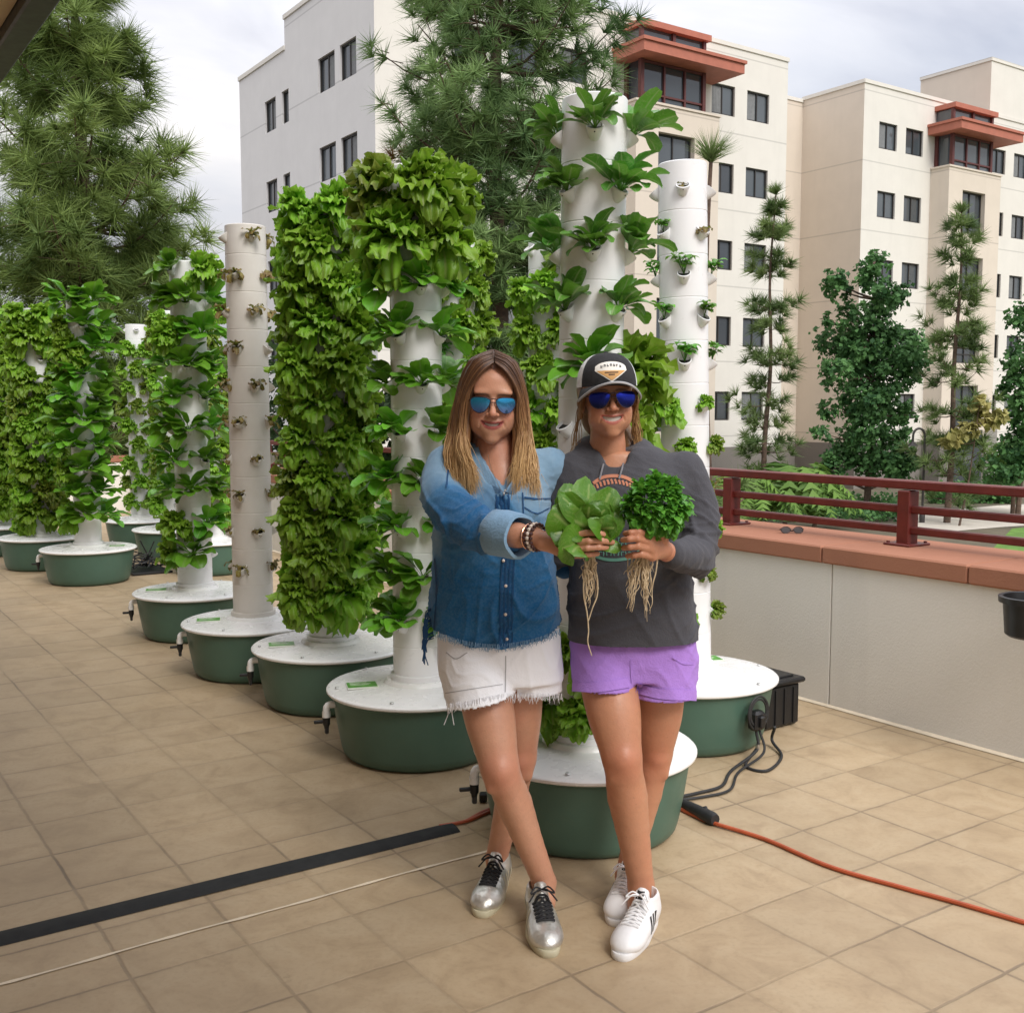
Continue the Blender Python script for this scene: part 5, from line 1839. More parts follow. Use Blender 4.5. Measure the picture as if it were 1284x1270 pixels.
def leg(f, hip, knee, ankle, foot, rs, back=(0, .0, 0)):
    """thigh, knee, calf and ankle with their swell"""
    hip, knee, ankle, foot = map(np.array, (hip, knee, ankle, foot))
    f.chain([hip, hip * .5 + knee * .5 + np.array([0, -.008, 0]), knee], [rs[0], rs[1], rs[2]], .02, n=16)
    f.ell(knee + np.array([0, -.030, .006]), (rs[2] * .55, rs[2] * .58, rs[2] * .66), .013)
    for s_ in (-1, 1): f.ell(knee + np.array([s_ * rs[2] * .55, -.022, -.045]), (.012, .012, .020), .016)
    c1 = knee * .68 + ankle * .32 + np.array([0, .020, 0]); c2 = knee * .35 + ankle * .65 + np.array([0, .008, 0])
    f.chain([knee, c1, c2, ankle], [rs[2] * .95, rs[3], rs[3] * .78, rs[4]], .02, n=10)
    f.cap(knee * .9 + ankle * .1 + np.array([0, -.012, 0]), ankle + np.array([0, -.005, .02]), rs[2] * .6, rs[4] * .7, .025)
    for s_ in (-1, 1): f.ell(ankle + np.array([s_ * rs[4] * .75, .004, 0]), (.012, .014, .014), .014)
    f.chain([ankle, foot], [rs[4], rs[4] * 1.1], .015)


def leg_tint(V, knees):
    C_ = np.zeros((len(V), 4)); C_[:, 3] = 1
    for k in knees: C_[:, 1] = np.maximum(C_[:, 1], .75 * np.exp(-((V - k - np.array([0, -.04, 0])) ** 2).sum(1) / .0035))
    return C_


rngf = random.Random(99)
# =================================================================== woman in the denim shirt
YT = 3.10
pL = np.array([.01, 3.02, 0])
PL = empty('person', pL, 'long-haired woman in a faded denim shirt, white cutoff shorts and silver trainers', 'person')
P3 = at
kneeF, ankF = P3(627, 964, 2.98), P3(682, 1106, 3.03)
kneeB, ankB = P3(652, 950, 3.16), P3(623, 1076, 3.235)
f = SDF((-.22, 2.80, .0), (.20, 3.42, .98), .005)
leg(f, P3(603, 842, 3.10), kneeF, ankF, ankF + np.array([.0, -.02, -.05]), (.078, .072, .052, .052, .031))
f2 = SDF((-.22, 2.80, .0), (.20, 3.42, .98), .005)
leg(f2, P3(650, 842, 3.14), kneeB, ankB, ankB + np.array([0, -.02, -.04]), (.074, .066, .047, .049, .030))
f.stack([(.80, -.03, 3.125, .145, .09), (.88, -.03, 3.125, .15, .095), (.97, -.035, 3.12, .13, .09)], .03)
partsL = []
for q in (f, f2):
    V, Q = q.mesh(7); partsL.append((V, Q, leg_tint(V, (kneeF, kneeB))))
# head
HL = at(616, 503, 2.965) + np.array([0, .095, 0])
RL = rot_xyz(R_(4), R_(2), R_(3))
scL = .99
V, Q, C_, teL = head(dict(mouth_w=.032, open=.0060, neck=.047))
partsL.append((HL + (V @ RL.T) * scL, Q, C_))
# torso core under the shirt, and the arm that holds the lettuce
sh = P3(556, 592, 3.07); el = P3(585, 656, 2.90); wr = P3(668, 673, 2.735)
f = SDF((-.24, 2.95, .80), (.22, 3.3, 1.34), .010)
f.stack([(.84, -.035, 3.125, .13, .08), (1.0, -.04, 3.115, .12, .08), (1.15, -.045, 3.11, .125, .08), (1.27, -.045, 3.11, .12, .06), (1.33, -.04, 3.1, .05, .045)], .01)
V, Q = f.mesh(2); partsL.append((V, Q, np.tile([0, 0, 0, 1.], (len(V), 1))))
f = SDF(P3(612, 655, 2.78) - np.array([.02, .18, .09]), P3(775, 660, 2.7) + np.array([.04, .14, .08]), .0024)
f.chain([P3(622, 670, 2.80), P3(648, 671, 2.765), wr], [.036, .031, .0255], .01)
k1 = [P3(713, 674, 2.69), P3(714, 682, 2.685), P3(713, 690, 2.688), P3(709, 697, 2.70)]
palm0 = P3(690, 682, 2.71)
f.chain([wr, P3(680, 678, 2.72)], [.025, .024], .01)
for q in k1: f.cap(P3(682, 679, 2.718), q, .0165, .0115, .012)
tips = [[P3(713, 674, 2.69), P3(735, 668, 2.672), P3(752, 669, 2.676), P3(765, 672, 2.694)],
        [P3(714, 682, 2.685), P3(738, 678, 2.664), P3(755, 678, 2.668), P3(768, 680, 2.690)],
        [P3(713, 690, 2.688), P3(736, 687, 2.668), P3(751, 686, 2.671), P3(763, 687, 2.692)],
        [P3(709, 697, 2.70), P3(727, 696, 2.683), P3(739, 695, 2.686), P3(749, 694, 2.702)]]
nl = MB()
for t_ in tips:
    finger(f, t_, .0088, .0070, .003)
    d = t_[3] - t_[2]; nail(nl, t_[3] + np.array([-.001, -.0068, .001]), d, (0, -1, .15), .0052, .0105)
f.chain([P3(685, 676, 2.725), P3(702, 664, 2.75), P3(722, 660, 2.775)], [.015, .0105, .009], .008, n=7)
V, Q = f.mesh(2)
hc = np.tile([0, .25, 0, 1.], (len(V), 1)); partsL.append((V, Q, hc))
# chest skin behind the V
f = SDF((-.18, 2.90, 1.08), (.12, 3.25, 1.47), .005)
f.ell(at(628, 618, 3.072), (.085, .085, .11), .01)
f.chain([at(619, 540, 3.075), at(621, 570, 3.085), at(623, 610, 3.095)], [.047, .052, .062], .04)
v2, q2 = f.mesh(2)
partsL.append((v2, q2, np.tile([0, .45, 0, 1.], (len(v2), 1))))
V, Q, C_ = merge(partsL)
bodyL = np_mesh('body', V, Q, M['skinL'], PL, C_)
nl.build('nails', M['nail'], bodyL)
te = MB(); te.v = [tuple(HL + RL @ np.array(p) * scL) for p in teL.v]; te.f, te.m, te.c = teL.f, teL.m, teL.c
te.build('teeth', M['teeth'], bodyL)

# denim shirt
f = SDF((-.34, 2.72, .80), (.30, 3.32, 1.40), .0055)
rows = []
for y, x0, x1, ry, cy in ((815, 541, 703, .118, 3.115), (790, 540, 704, .122, 3.11), (750, 541, 700, .118, 3.105), (700, 543, 694, .115, 3.10), (650, 546, 690, .122, 3.09), (615, 545, 690, .120, 3.09), (590, 546, 689, .105, 3.10), (570, 566, 676, .080, 3.11), (556, 588, 656, .060, 3.115)):
    a, b = at(x0, y, YT), at(x1, y, YT)
    rows.append((a[2], (a[0] + b[0]) / 2, cy, (b[0] - a[0]) / 2, ry))
f.stack(rows, .01, e=2.3)
for px in (594, 655): f.ell(at(px, 648, 3.02), (.058, .050, .060), .045)
vb = at(632, 616, 2.975)
f.chain([vb, vb + np.array([-.006, .012, .05]), vb + np.array([-.014, .035, .10]), vb + np.array([-.02, .075, .16])], [.004, .024, .046, .066], .006, 's', n=14)
f.chain([P3(560, 585, 3.085), P3(556, 620, 3.01), el, P3(610, 668, 2.845), P3(633, 671, 2.80)], [.060, .062, .059, .052, .050], .035, n=14)
f.chain([P3(690, 585, 3.10), P3(700, 640, 3.17), P3(706, 705, 3.24)], [.055, .052, .046], .03, n=8)
V, Q = f.mesh(2); Nn = normals(V, Q)
arm = np.exp(-((V[:, 0] - el[0]) ** 2 + (V[:, 1] - el[1]) ** 2 + (V[:, 2] - el[2]) ** 2) / .018)
low = np.clip((1.15 - V[:, 2]) / .25, 0, 1) * (V[:, 1] > 2.92)
V = folds(V, Nn, .0085 * (.22 + 1.3 * arm), [((.6, .3, 1), 55), ((1, -.2, .35), 48), ((-.3, .5, 1), 60)], 3)
Nn = normals(V, Q)
V = folds(V, Nn, .0105 * (.2 + low), [((1, .3, .25), 26), ((1, -.2, -.4), 33)], 8)
# neckline: open V at the front
px_y = V[:, 2]
C_ = np.zeros((len(V), 4)); C_[:, 3] = 1
zt = at(616, 575, YT)[2]
torso = V[:, 1] > 2.9
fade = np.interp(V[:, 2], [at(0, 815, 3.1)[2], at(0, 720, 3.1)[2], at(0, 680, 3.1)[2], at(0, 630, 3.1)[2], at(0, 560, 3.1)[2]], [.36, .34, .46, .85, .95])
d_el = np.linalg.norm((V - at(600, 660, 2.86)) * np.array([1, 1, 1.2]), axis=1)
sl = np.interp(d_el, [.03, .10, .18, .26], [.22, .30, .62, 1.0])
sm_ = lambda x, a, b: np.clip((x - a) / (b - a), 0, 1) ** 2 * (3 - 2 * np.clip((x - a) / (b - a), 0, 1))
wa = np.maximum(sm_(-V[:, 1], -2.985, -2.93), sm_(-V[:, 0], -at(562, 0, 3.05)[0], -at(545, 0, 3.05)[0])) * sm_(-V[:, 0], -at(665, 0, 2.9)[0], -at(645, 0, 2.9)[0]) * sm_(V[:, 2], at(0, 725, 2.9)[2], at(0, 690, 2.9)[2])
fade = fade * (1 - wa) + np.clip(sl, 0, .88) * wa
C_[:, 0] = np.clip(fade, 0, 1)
# curved shirt-tail hem: cut faces below the hem line
xm = V[:, 0] - at(622, 0, 3.1)[0]
hem = at(0, 812, 3.0)[2] + 1.5 * xm ** 2 - .004 * np.sin(xm * 60)
keep = ~((V[Q][:, :, 2].max(1) < hem[Q].max(1)) & (V[Q][:, :, 1].mean(1) > 2.9))
# V opening
vz = at(631, 612, 2.98)[2]
vx = at(631, 0, 2.98)[0]
cen = V[Q].mean(1)
opn = (cen[:, 2] > 9) & (np.abs(cen[:, 0] - (vx - (cen[:, 2] - vz) * .12)) < (cen[:, 2] - vz) * .52) & (cen[:, 1] < 3.10)
Q2 = Q[keep & ~opn]
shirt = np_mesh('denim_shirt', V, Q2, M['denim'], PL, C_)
sf = Surf(V, Q)
sld = shirt.modifiers.new('cloth', 'SOLIDIFY'); sld.thickness = .004; sld.offset = -1
# cuff
mb = MB()
ca, cb = P3(622, 668, 2.825), P3(649, 672, 2.765)
ax = cb - ca; u, v, a = frame(ax)
for rr in ((.056, 0),):
    rings = []
    for t, r in ((-.1, .052), (.0, .061), (.35, .062), (.7, .061), (1., .058), (1.02, .050), (.6, .046)):
        rings.append([ca + ax * t * 1.15 + (math.cos(th) * u + math.sin(th) * v) * (r + .0018 * math.sin(5 * th + t * 4)) for th in np.linspace(0, 2 * math.pi, 29)[:-1]])
    mb.grid(np.array(rings), closed=True)
mb.build('cuff', M['denim_pale'], shirt, angle=60)
# placket, seams, pocket, snaps
mb = MB()
ribbon(mb, sf, [(629, 622), (632, 650), (634, 668)], 15, 12, .0022)
ribbon(mb, sf, [(637, 697), (635, 730), (634, 770), (634, 812)], 15, 22, .0022)
mb.build('placket_edging', M['denim_pale' if False else 'denim'], shirt, colors=False)
mb = MB()
for dx in (-7, -2, 3, 8):
    ribbon(mb, sf, [(629 + dx, 620), (632 + dx, 650), (634 + dx, 668)], 1.7, 12, .004)
    ribbon(mb, sf, [(637 + dx, 697), (635 + dx, 730), (634 + dx, 770), (634 + dx, 812)], 1.7, 22, .004)
ribbon(mb, sf, [(655, 618), (656, 640), (657, 668)], 1.6, 10, .003)
ribbon(mb, sf, [(657, 624), (674, 626), (690, 625)], 1.6, 10, .003)
ribbon(mb, sf, [(657, 636), (672, 644), (688, 637)], 1.4, 10, .003)
ribbon(mb, sf, [(571, 570), (562, 590), (560, 612)], 1.6, 12, .003)
ribbon(mb, sf, [(546, 700), (548, 740), (545, 790)], 1.6, 14, .003)
mb.build('stitching', M['denim_dark'], shirt)
mb = MB()
for px, py in ((633, 617), (634, 645), (631, 702), (634, 735), (634, 770), (634, 800)):
    c = lay(sf, px, py, .005)
    if c is not None: mb.lathe([(.0001, -.003), (.0042, -.0022), (.0045, 0), (.002, .002), (0, .002)], 10, c, np.array([[1, 0, 0], [0, 0, -1], [0, 1, 0]]))
mb.build('button', M['pearl'], shirt)
# collar
mb = MB()
for s_, pts in ((-1, [(600, 560), (606, 580), (618, 603), (630, 616)]), (1, [(652, 560), (650, 580), (642, 602), (633, 616)])):
    P = catmull([at(x, y, Y) for (x, y), Y in zip(pts, (3.05, 3.005, 2.975, 2.965))], 12)
    G_ = np.array([[p + np.array([s_ * o, -.004 + .012 * (o / .03), -.010 * (o / .03)]) * (1 if True else 0) for o in (0, .012, .024, .034 * math.sin(math.pi * min(1, (i + 3) / 12)) + .004)] for i, p in enumerate(P)])
    mb.grid(G_)
mb.build('collar', M['denim_pale'], shirt)
# frayed hem
mb = MB()
hp_ = []
for x in np.linspace(545, 701, 110):
    xmm = at(x, 0, 3.0)[0] - at(622, 0, 3.1)[0]
    y = 812 - (1.5 * xmm ** 2) * 440
    c = lay(sf, x, y - 3, .001)
    if c is not None and c[1] < 3.2: hp_.append(c)
hang_fringe(mb, hp_, .016, .0007, rngf, 2)
mb.build('fringe', M['denim_pale'], shirt)
# side tassel of loose threads
mb = MB()
for k in range(26):
    y0 = rngf.uniform(760, 800)
    p = at(544, y0, 3.08)
    mb.tube(catmull([p, p + np.array([-.012 - rngf.random() * .02, -.01, -.015]), p + np.array([-.015 - rngf.random() * .02, -.012, -.05 - rngf.random() * .05])], 6), .0016, 4, cap=False)
mb.build('side_fringe', M['denim_dark'], shirt)

# white cutoff shorts
def shorts(parent, rows, legs, lohi, mat, seed, name, fold=.003):
    f = SDF(*lohi, .0055)
    f.stack(rows, .01, e=2.3)
    for a, b, r0, r1 in legs: f.cap(a, b + (b - a) * .5, r0, r1, .014)
    V, Q = f.mesh(2)
    V = folds(V, normals(V, Q), fold, [((.7, .2, 1), 40), ((-.7, .2, 1), 44), ((1, 0, .2), 30)], seed)
    return V, Q


rows = []
for y, x0, x1 in ((852, 552, 706), (830, 549, 705), (800, 548, 703), (775, 550, 698)):
    a, b = at(x0, y, YT), at(x1, y, YT)
    rows.append((a[2], (a[0] + b[0]) / 2, 3.12, (b[0] - a[0]) / 2, .126))
lg = [(P3(594, 832, 3.085), P3(605, 882, 3.035), .100, .102), (P3(664, 832, 3.12), P3(667, 874, 3.115), .090, .088)]
V, Q = shorts(PL, rows, lg, ((-.26, 2.90, .54), (.24, 3.3, 1.04)), M['white_cloth'], 2, 'white_shorts')
zc = V[Q].mean(1)
dl = [np.linalg.norm(zc[:, :2] - (b + (b - a) * .2)[None, :2], axis=1) for a, b, _, _ in lg]
cutz = np.where(dl[0] < dl[1], at(0, 884, 2.98)[2] + .22 * (zc[:, 0] - at(585, 0, 3)[0]), at(0, 873, 3.04)[2])
shl = np_mesh('white_shorts', V, Q[zc[:, 2] > cutz], M['white_cloth'], PL)
sld = shl.modifiers.new('cloth', 'SOLIDIFY'); sld.thickness = .003; sld.offset = -1
sfs = Surf(V, Q)
mb = MB(); pts = []
for x in np.linspace(553, 631, 46):
    c = lay(sfs, x, 886 - (x - 553) * .19, .001)
    if c is not None and c[1] < 3.15: pts.append(c)
for x in np.linspace(636, 704, 36):
    c = lay(sfs, x, 871, .001)
    if c is not None and c[1] < 3.15: pts.append(c)
hang_fringe(mb, pts, .022, .0007, rngf, 2)
for x in (554, 557, 561, 566):
    c = lay(sfs, x, 882, .001)
    if c is not None: mb.tube([c, c + np.array([.003, -.004, -.03]), c + np.array([rngf.uniform(-.01, .01), -.004, -.06])], .0011, 4)
mb.build('fringe', M['white_cloth'], shl)
mb = MB()
ribbon(mb, sfs, [(634, 822), (634, 840), (633, 868)], 1.2, 14, .002)
ribbon(mb, sfs, [(560, 818), (572, 826), (586, 818)], 1.2, 10, .002)
ribbon(mb, sfs, [(552, 870), (590, 864), (630, 858)], .9, 12, .002)
mb.build('stitching', M['piping'], shl)

tip = gnd(689, 1200); shoe(PL, tip + np.array([-.030, .262, 0]), tip, 1, 'silver')
tip = gnd(603, 1150); shoe(PL, tip + np.array([.062, .252, 0]), tip, 1, 'silver')

# bracelets
mb = MB()
wd_ = (wr - P3(648, 671, 2.765)); u, v, a = frame(wd_)
c = wr - wd_ * .25
mb.tube([c + (math.cos(t) * u + math.sin(t) * v) * .0315 for t in np.linspace(0, 2 * math.pi, 26)], .0022, 6, cap=False)
mb.build('bangle', M['gold'], PL)
for i, (k, r, m) in enumerate(((-.05, .0052, 'beads'), (.13, .0056, 'pearl'), (.33, .0052, 'beads'))):
    mb = MB(); c = wr + wd_ * k
    for t in np.linspace(0, 2 * math.pi, 19)[:-1]:
        q = c + (math.cos(t) * u + math.sin(t) * v) * .033
        mb.lathe([(0, -r), (r * .8, -r * .6), (r, 0), (r * .8, r * .6), (0, r)], 7, q)
    mb.build('bead_bracelet', M[m], PL)
# necklace
mb = MB()
mb.tube(catmull([at(612, 570, 3.005), at(617, 590, 2.985), at(632, 618, 2.955), at(641, 592, 2.985), at(644, 572, 3.01)], 24), .0009, 4)
mb.lathe([(0, -.006), (.004, 0), (0, .006)], 6, at(632, 619, 2.952)); mb.build('necklace', M['metal'], PL)
aviators(HL, RL, scL, M['lensL'], PL, drop=-.002)

# hair: a soft volume, then strands over it from a middle parting
def hT(p): return HL + RL @ (np.array(p, float) * scL)


G_front = [(.0012, -.068, .106), (.030, -.078, .082), (.060, -.070, .030), (.069, -.064, -.045), (.074, -.082, -.125), (.056, -.098, -.245)]
G_mid = [(.0012, -.02, .128), (.045, -.035, .110), (.084, -.022, .035), (.098, -.020, -.055), (.106, -.062, -.145), (.098, -.092, -.262)]
G_mid2 = [(.0012, .03, .132), (.055, .025, .104), (.094, .018, .025), (.108, .015, -.065), (.120, -.035, -.155), (.128, -.080, -.252)]
G_back = [(.0012, .075, .108), (.055, .09, .075), (.085, .08, .0), (.098, .07, -.08), (.112, .04, -.155), (.115, .01, -.22)]
GS = np.array([G_front, G_mid, G_mid2, G_back])
GS[1:, 2:, 0] *= np.array([.92, .90, .90, .88])
G_mid, G_mid2, G_back = [[tuple(p) for p in g] for g in GS[1:]]
f = SDF(HL - np.array([.19, .2, .32]), HL + np.array([.19, .2, .18]), .0045)
for s_ in (-1, 1):
    for g_ in (G_mid, G_mid2, G_back):
        pts = [hT((s_ * x * .95, y + .006, z - .008)) for x, y, z in g_]
        f.chain(pts, [.016, .022, .020, .020, .024, .010], .02, n=12)
    pts = [hT((s_ * x * 1.0, y + .020, z - .010)) for x, y, z in G_front]
    f.chain(pts[1:], [.012, .013, .013, .016, .008], .012, n=10)
f.ell(hT((0, .045, .045)), (.083, .082, .088), .02)
f.ell(hT((0, .075, -.06)), (.085, .040, .12), .03)
V, Q = f.mesh(2)
zl = ((V - HL) @ RL)[:, 2] / scL
C_ = np.zeros((len(V), 4)); C_[:, 0] = np.interp(zl, [-.25, -.12, .0, .12], [.75, .5, .2, .05]); C_[:, 1] = .25; C_[:, 3] = 1
hairL = np_mesh('hair', V, Q, M['hairL'], PL, C_)
mb = MB(); rh = random.Random(5)
for s_ in (-1, 1):
    for i in range(1250):
        t = rh.random() ** .8 * 3
        if i < 260: t = rh.uniform(0, .25)
        j = min(int(t), 2); u_ = t - j
        g_ = GS[j] * (1 - u_) + GS[j + 1] * u_
        lay_ = rh.uniform(-.004, .009)
        g_ = g_.copy()
        nrm = g_ - np.array([0, .02, -.02]); nrm[:, 2] *= .3; nrm /= np.linalg.norm(nrm, axis=1)[:, None]
        g_ += nrm * (lay_ + .006)
        wob = rh.uniform(-1, 1)
        g_[3:] += np.array([[rh.gauss(0, .0038), rh.gauss(0, .004), rh.gauss(0, .003)] for _ in range(3)])
        g_[-1] += np.array([rh.gauss(0, .010), rh.gauss(0, .006), rh.gauss(0, .024) + .012])
        g_[4] += np.array([wob * .008, 0, 0])
        g_[:, 0] *= s_
        if s_ < 0: g_[3:, 0] -= .0; g_[-1] += np.array([.020, 0, .006])
        else: g_[-1, 0] += .010
        P = catmull([hT(p) for p in g_], 15)
        ww_ = np.clip((np.arange(15) - 6) / 8, 0, 1)
        P[:, 0] += .0075 * ww_ * np.sin(np.arange(15) * .75 + t * 2.2 + s_)
        P[:, 1] += .006 * ww_ * np.cos(np.arange(15) * .75 + t * 3.1)
        zz = ((P - HL) @ RL)[:, 2] / scL
        tone = rh.random()
        cc = [(float(np.interp(z_, [-.26, -.14, -.03, .06, .13], [1.0, .78, .40, .14, .04])), tone, 0, 1) for z_ in zz]
        w0 = rh.uniform(.0006, .0014)
        mb.tube(P, [w0 * .3, w0 * .8] + [w0] * 10 + [w0 * .8, w0 * .5, w0 * .15], 4, cap=False, col=cc)
mb.build('strands', M['hairL'], hairL, colors=True, angle=None)

# =================================================================== woman in the charcoal hoodie
PR = empty('person', np.array([.30, 3.0, 0]), 'smiling woman in a charcoal hoodie, lilac shorts, trucker cap and white trainers', 'person')
kF, aF = at(780, 950, 2.99), at(804, 1110, 3.02)
kB, aB = at(822, 948, 3.17), at(786, 1098, 3.19)
f = SDF((.12, 2.80, .0), (.56, 3.42, .98), .005)
leg(f, at(760, 842, 3.10), kF, aF, aF + np.array([-.005, -.02, -.05]), (.083, .076, .054, .058, .034))
f2 = SDF((.12, 2.80, .0), (.56, 3.42, .98), .005)
leg(f2, at(826, 842, 3.15), kB, aB, aB + np.array([0, -.02, -.04]), (.082, .072, .046, .050, .031))
f.stack([(.80, .345, 3.13, .155, .10), (.88, .345, 3.13, .165, .105), (.97, .34, 3.13, .14, .10)], .03)
parts = []
for q in (f, f2):
    V, Q = q.mesh(7); parts.append((V, Q, leg_tint(V, (kF, kB))))
HR = at(765, 500, 2.985) + np.array([.002, .095, 0])
RR = rot_xyz(R_(-1), R_(-2), R_(3))
scR = .955
V, Q, C_, teR = head(dict(mouth_w=.033, open=.0098, neck=.049))
parts.append((HR + (V @ RR.T) * scR, Q, C_))
f = SDF((.10, 2.95, .80), (.56, 3.3, 1.45), .008)
f.ell(at(768, 612, 3.115), (.085, .075, .10), .01)
f.stack([(.84, .345, 3.13, .15, .10), (1.0, .34, 3.12, .13, .09), (1.15, .33, 3.11, .14, .095), (1.28, .33, 3.11, .14, .07), (1.35, .30, 3.11, .06, .05)], .01)
V, Q = f.mesh(2); parts.append((V, Q, np.tile([0, 0, 0, 1.], (len(V), 1))))
wrR = at(836, 692, 2.80)
f = SDF(at(770, 720, 2.66) - np.array([.01, .08, .03]), at(850, 645, 2.9) + np.array([.03, .03, .02]), .0024)
f.chain([at(852, 697, 2.86), wrR], [.031, .026], .01)
kk = [at(815, 671, 2.705), at(814, 680, 2.695), at(815, 689, 2.698), at(818, 698, 2.71)]
for q in kk: f.cap(at(829, 688, 2.77), q, .021, .0125, .014)
tp = [[kk[0], at(801, 667, 2.672), at(791, 668, 2.672), at(784, 669, 2.690)],
      [kk[1], at(799, 675, 2.660), at(789, 676, 2.660), at(781, 677, 2.682)],
      [kk[2], at(800, 685, 2.664), at(790, 686, 2.664), at(782, 687, 2.684)],
      [kk[3], at(804, 695, 2.678), at(795, 696, 2.678), at(787, 697, 2.694)]]
nl = MB()
for t_ in tp:
    finger(f, t_, .0092, .0074, .003)
    nail(nl, t_[3] + np.array([0, -.0066, .002]), t_[3] - t_[2], (-.2, -1, .2), .0050, .0095)
f.chain([at(830, 690, 2.77), at(832, 678, 2.74), at(828, 666, 2.72)], [.015, .012, .0095], .008, n=7)
V, Q = f.mesh(2); parts.append((V, Q, np.tile([0, .3, 0, 1.], (len(V), 1))))
V, Q, C_ = merge(parts)
bodyR = np_mesh('body', V, Q, M['skinR'], PR, C_)
nl.build('nails', M['nail'], bodyR)
te = MB(); te.v = [tuple(HR + RR @ np.array(p) * scR) for p in teR.v]; te.f, te.m, te.c = teR.f, teR.m, teR.c
te.build('teeth', M['teeth'], bodyR)

# hoodie
f = SDF((.02, 2.70, .80), (.66, 3.36, 1.42), .0055)
rows = []
for y, x0, x1, ry, cy in ((822, 713, 874, .120, 3.12), (800, 713, 874, .124, 3.12), (750, 714, 868, .120, 3.11), (700, 716, 864, .116, 3.105), (650, 711, 868, .122, 3.10), (615, 708, 872, .118, 3.10), (592, 714, 868, .102, 3.11), (575, 732, 850, .082, 3.12), (562, 744, 826, .066, 3.125)):
    a, b = at(x0, y, YT), at(x1, y, YT)
    rows.append((a[2], (a[0] + b[0]) / 2, cy, (b[0] - a[0]) / 2, ry))
f.stack(rows, .01, e=2.3)
for px in (762, 822): f.ell(at(px, 648, 3.03), (.056, .046, .058), .045)
elR = at(873, 693, 3.00)
f.chain([at(858, 592, 3.10), at(874, 640, 3.07), elR, at(862, 697, 2.90), at(843, 695, 2.82)], [.060, .058, .052, .043, .036], .03, n=14)
f.chain([at(720, 592, 3.10), at(706, 640, 3.10), at(700, 688, 3.13), at(672, 702, 3.27)], [.058, .052, .048, .042], .03, n=10)
# hood lying round the neck
HC = at(770, 566, 3.115)
ring = [HC + np.array([.086 * math.cos(t), .072 * math.sin(t) + .018, .004 + .022 * math.sin(t) - (.012 if math.sin(t) < -.5 else 0)]) for t in np.linspace(-1.45, math.pi + 1.45, 16)]
f.chain(ring, [.010] + [.017] * 14 + [.010], .03)
f.ell(HC + np.array([0, .10, -.03]), (.095, .04, .06), .03)
f.cap(HC + np.array([0, -.02, .08]), HC + np.array([0, -.045, -.03]), .058, .040, .012, 's')
f.cap(HC + np.array([0, -.07, .03]), HC + np.array([-.002, -.125, -.045]), .045, .008, .012, 's')
V, Q = f.mesh(2); Nn = normals(V, Q)
arm = np.exp(-(((V - elR) ** 2).sum(1)) / .016) + .8 * np.exp(-(((V - at(705, 680, 3.1)) ** 2).sum(1)) / .012)
low = np.clip((1.12 - V[:, 2]) / .25, 0, 1)
V = folds(V, Nn, .0085 * (.15 + 1.2 * arm), [((.6, .3, 1), 50), ((1, -.2, .5), 44), ((-.6, .3, 1), 55)], 13)
V = folds(V, normals(V, Q), .010 * (.2 + .9 * low), [((.9, .3, .45), 24), ((-.5, .2, 1), 28)], 18)
hood = np_mesh('hoodie', V, Q, M['hoodie'], PR)
sf = Surf(V, Q)
mb = MB()
for pts in ([(759, 571), (756, 585), (752, 602)], [(784, 577), (780, 588), (776, 601)]):
    q = [lay(sf, x, y, .004) for x, y in pts]
    q = [x for x in q if x is not None]
    if len(q) > 1: mb.tube(catmull(q, 10), .0028, 6)
mb.build('drawstrings', M['cord_grey'], hood)
# chest print: an arc, rows of strokes and a ring band behind the greens
mb = MB(); mb.mat = 0
ribbon(mb, sf, [(744, 606), (756, 599), (770, 597), (784, 599), (797, 606)], 4, 26, .002)
for k in range(13):
    t = -1.9 + 1.3 * k / 12 - .28
    x, y = 770 + 44 * math.cos(t - .0), 648 + 44 * math.sin(t)
    ribbon(mb, sf, [(x - 1, y - 3), (x + .5, y), (x + 1, y + 3)], 2.6, 4, .002)
mb.mat = 1
ribbon(mb, sf, [(738, 690), (752, 699), (770, 702), (790, 699), (803, 690)], 4, 26, .002)
ribbon(mb, sf, [(744, 684), (756, 688), (770, 689), (786, 688)], 1.6, 20, .002)
for row, (y, n_) in enumerate(((676, 8), (683, 8), (694, 9))):
    for k in range(n_):
        x = 752 + 4.6 * k
        ribbon(mb, sf, [(x, y - 2.6), (x + (.8 if k % 2 else -.4), y), (x, y + 2.6)], 1.5, 4, .002)
        if k % 3 != 1: ribbon(mb, sf, [(x, y - 2.4), (x + 1.4, y - 2.4), (x + 2.8, y - 2.2)], 1.2, 4, .002)
mb.build('chest_print', [M['print_orange'], M['print_teal']], hood)
mb = MB()
ribbon(mb, sf, [(714, 814), (760, 817), (800, 817), (872, 810)], 1.2, 40, .002)
mb.build('hem_seam', M['ink_dark'], hood)

rows = []
for y, x0, x1 in ((850, 718, 875), (830, 717, 876), (805, 716, 874), (785, 720, 868)):
    a, b = at(x0, y, YT), at(x1, y, YT)
    rows.append((a[2], (a[0] + b[0]) / 2, 3.13, (b[0] - a[0]) / 2, .112))
lg = [(at(758, 830, 3.11), at(758, 862, 3.075), .092, .091), (at(834, 830, 3.13), at(833, 874, 3.10), .090, .092)]
V, Q = shorts(PR, rows, lg, ((.10, 2.90, .54), (.60, 3.3, 1.04)), M['lilac'], 7, 'lilac_shorts', .004)
zc = V[Q].mean(1)
dl = [np.linalg.norm(zc[:, :2] - (b + (b - a) * .2)[None, :2], axis=1) for a, b, _, _ in lg]
cutz = np.where(dl[0] < dl[1], at(0, 868, 2.99)[2], at(0, 879, 3.02)[2])
shr = np_mesh('lilac_shorts', V, Q[zc[:, 2] > cutz], M['lilac'], PR)
sld = shr.modifiers.new('cloth', 'SOLIDIFY'); sld.thickness = .004; sld.offset = -1
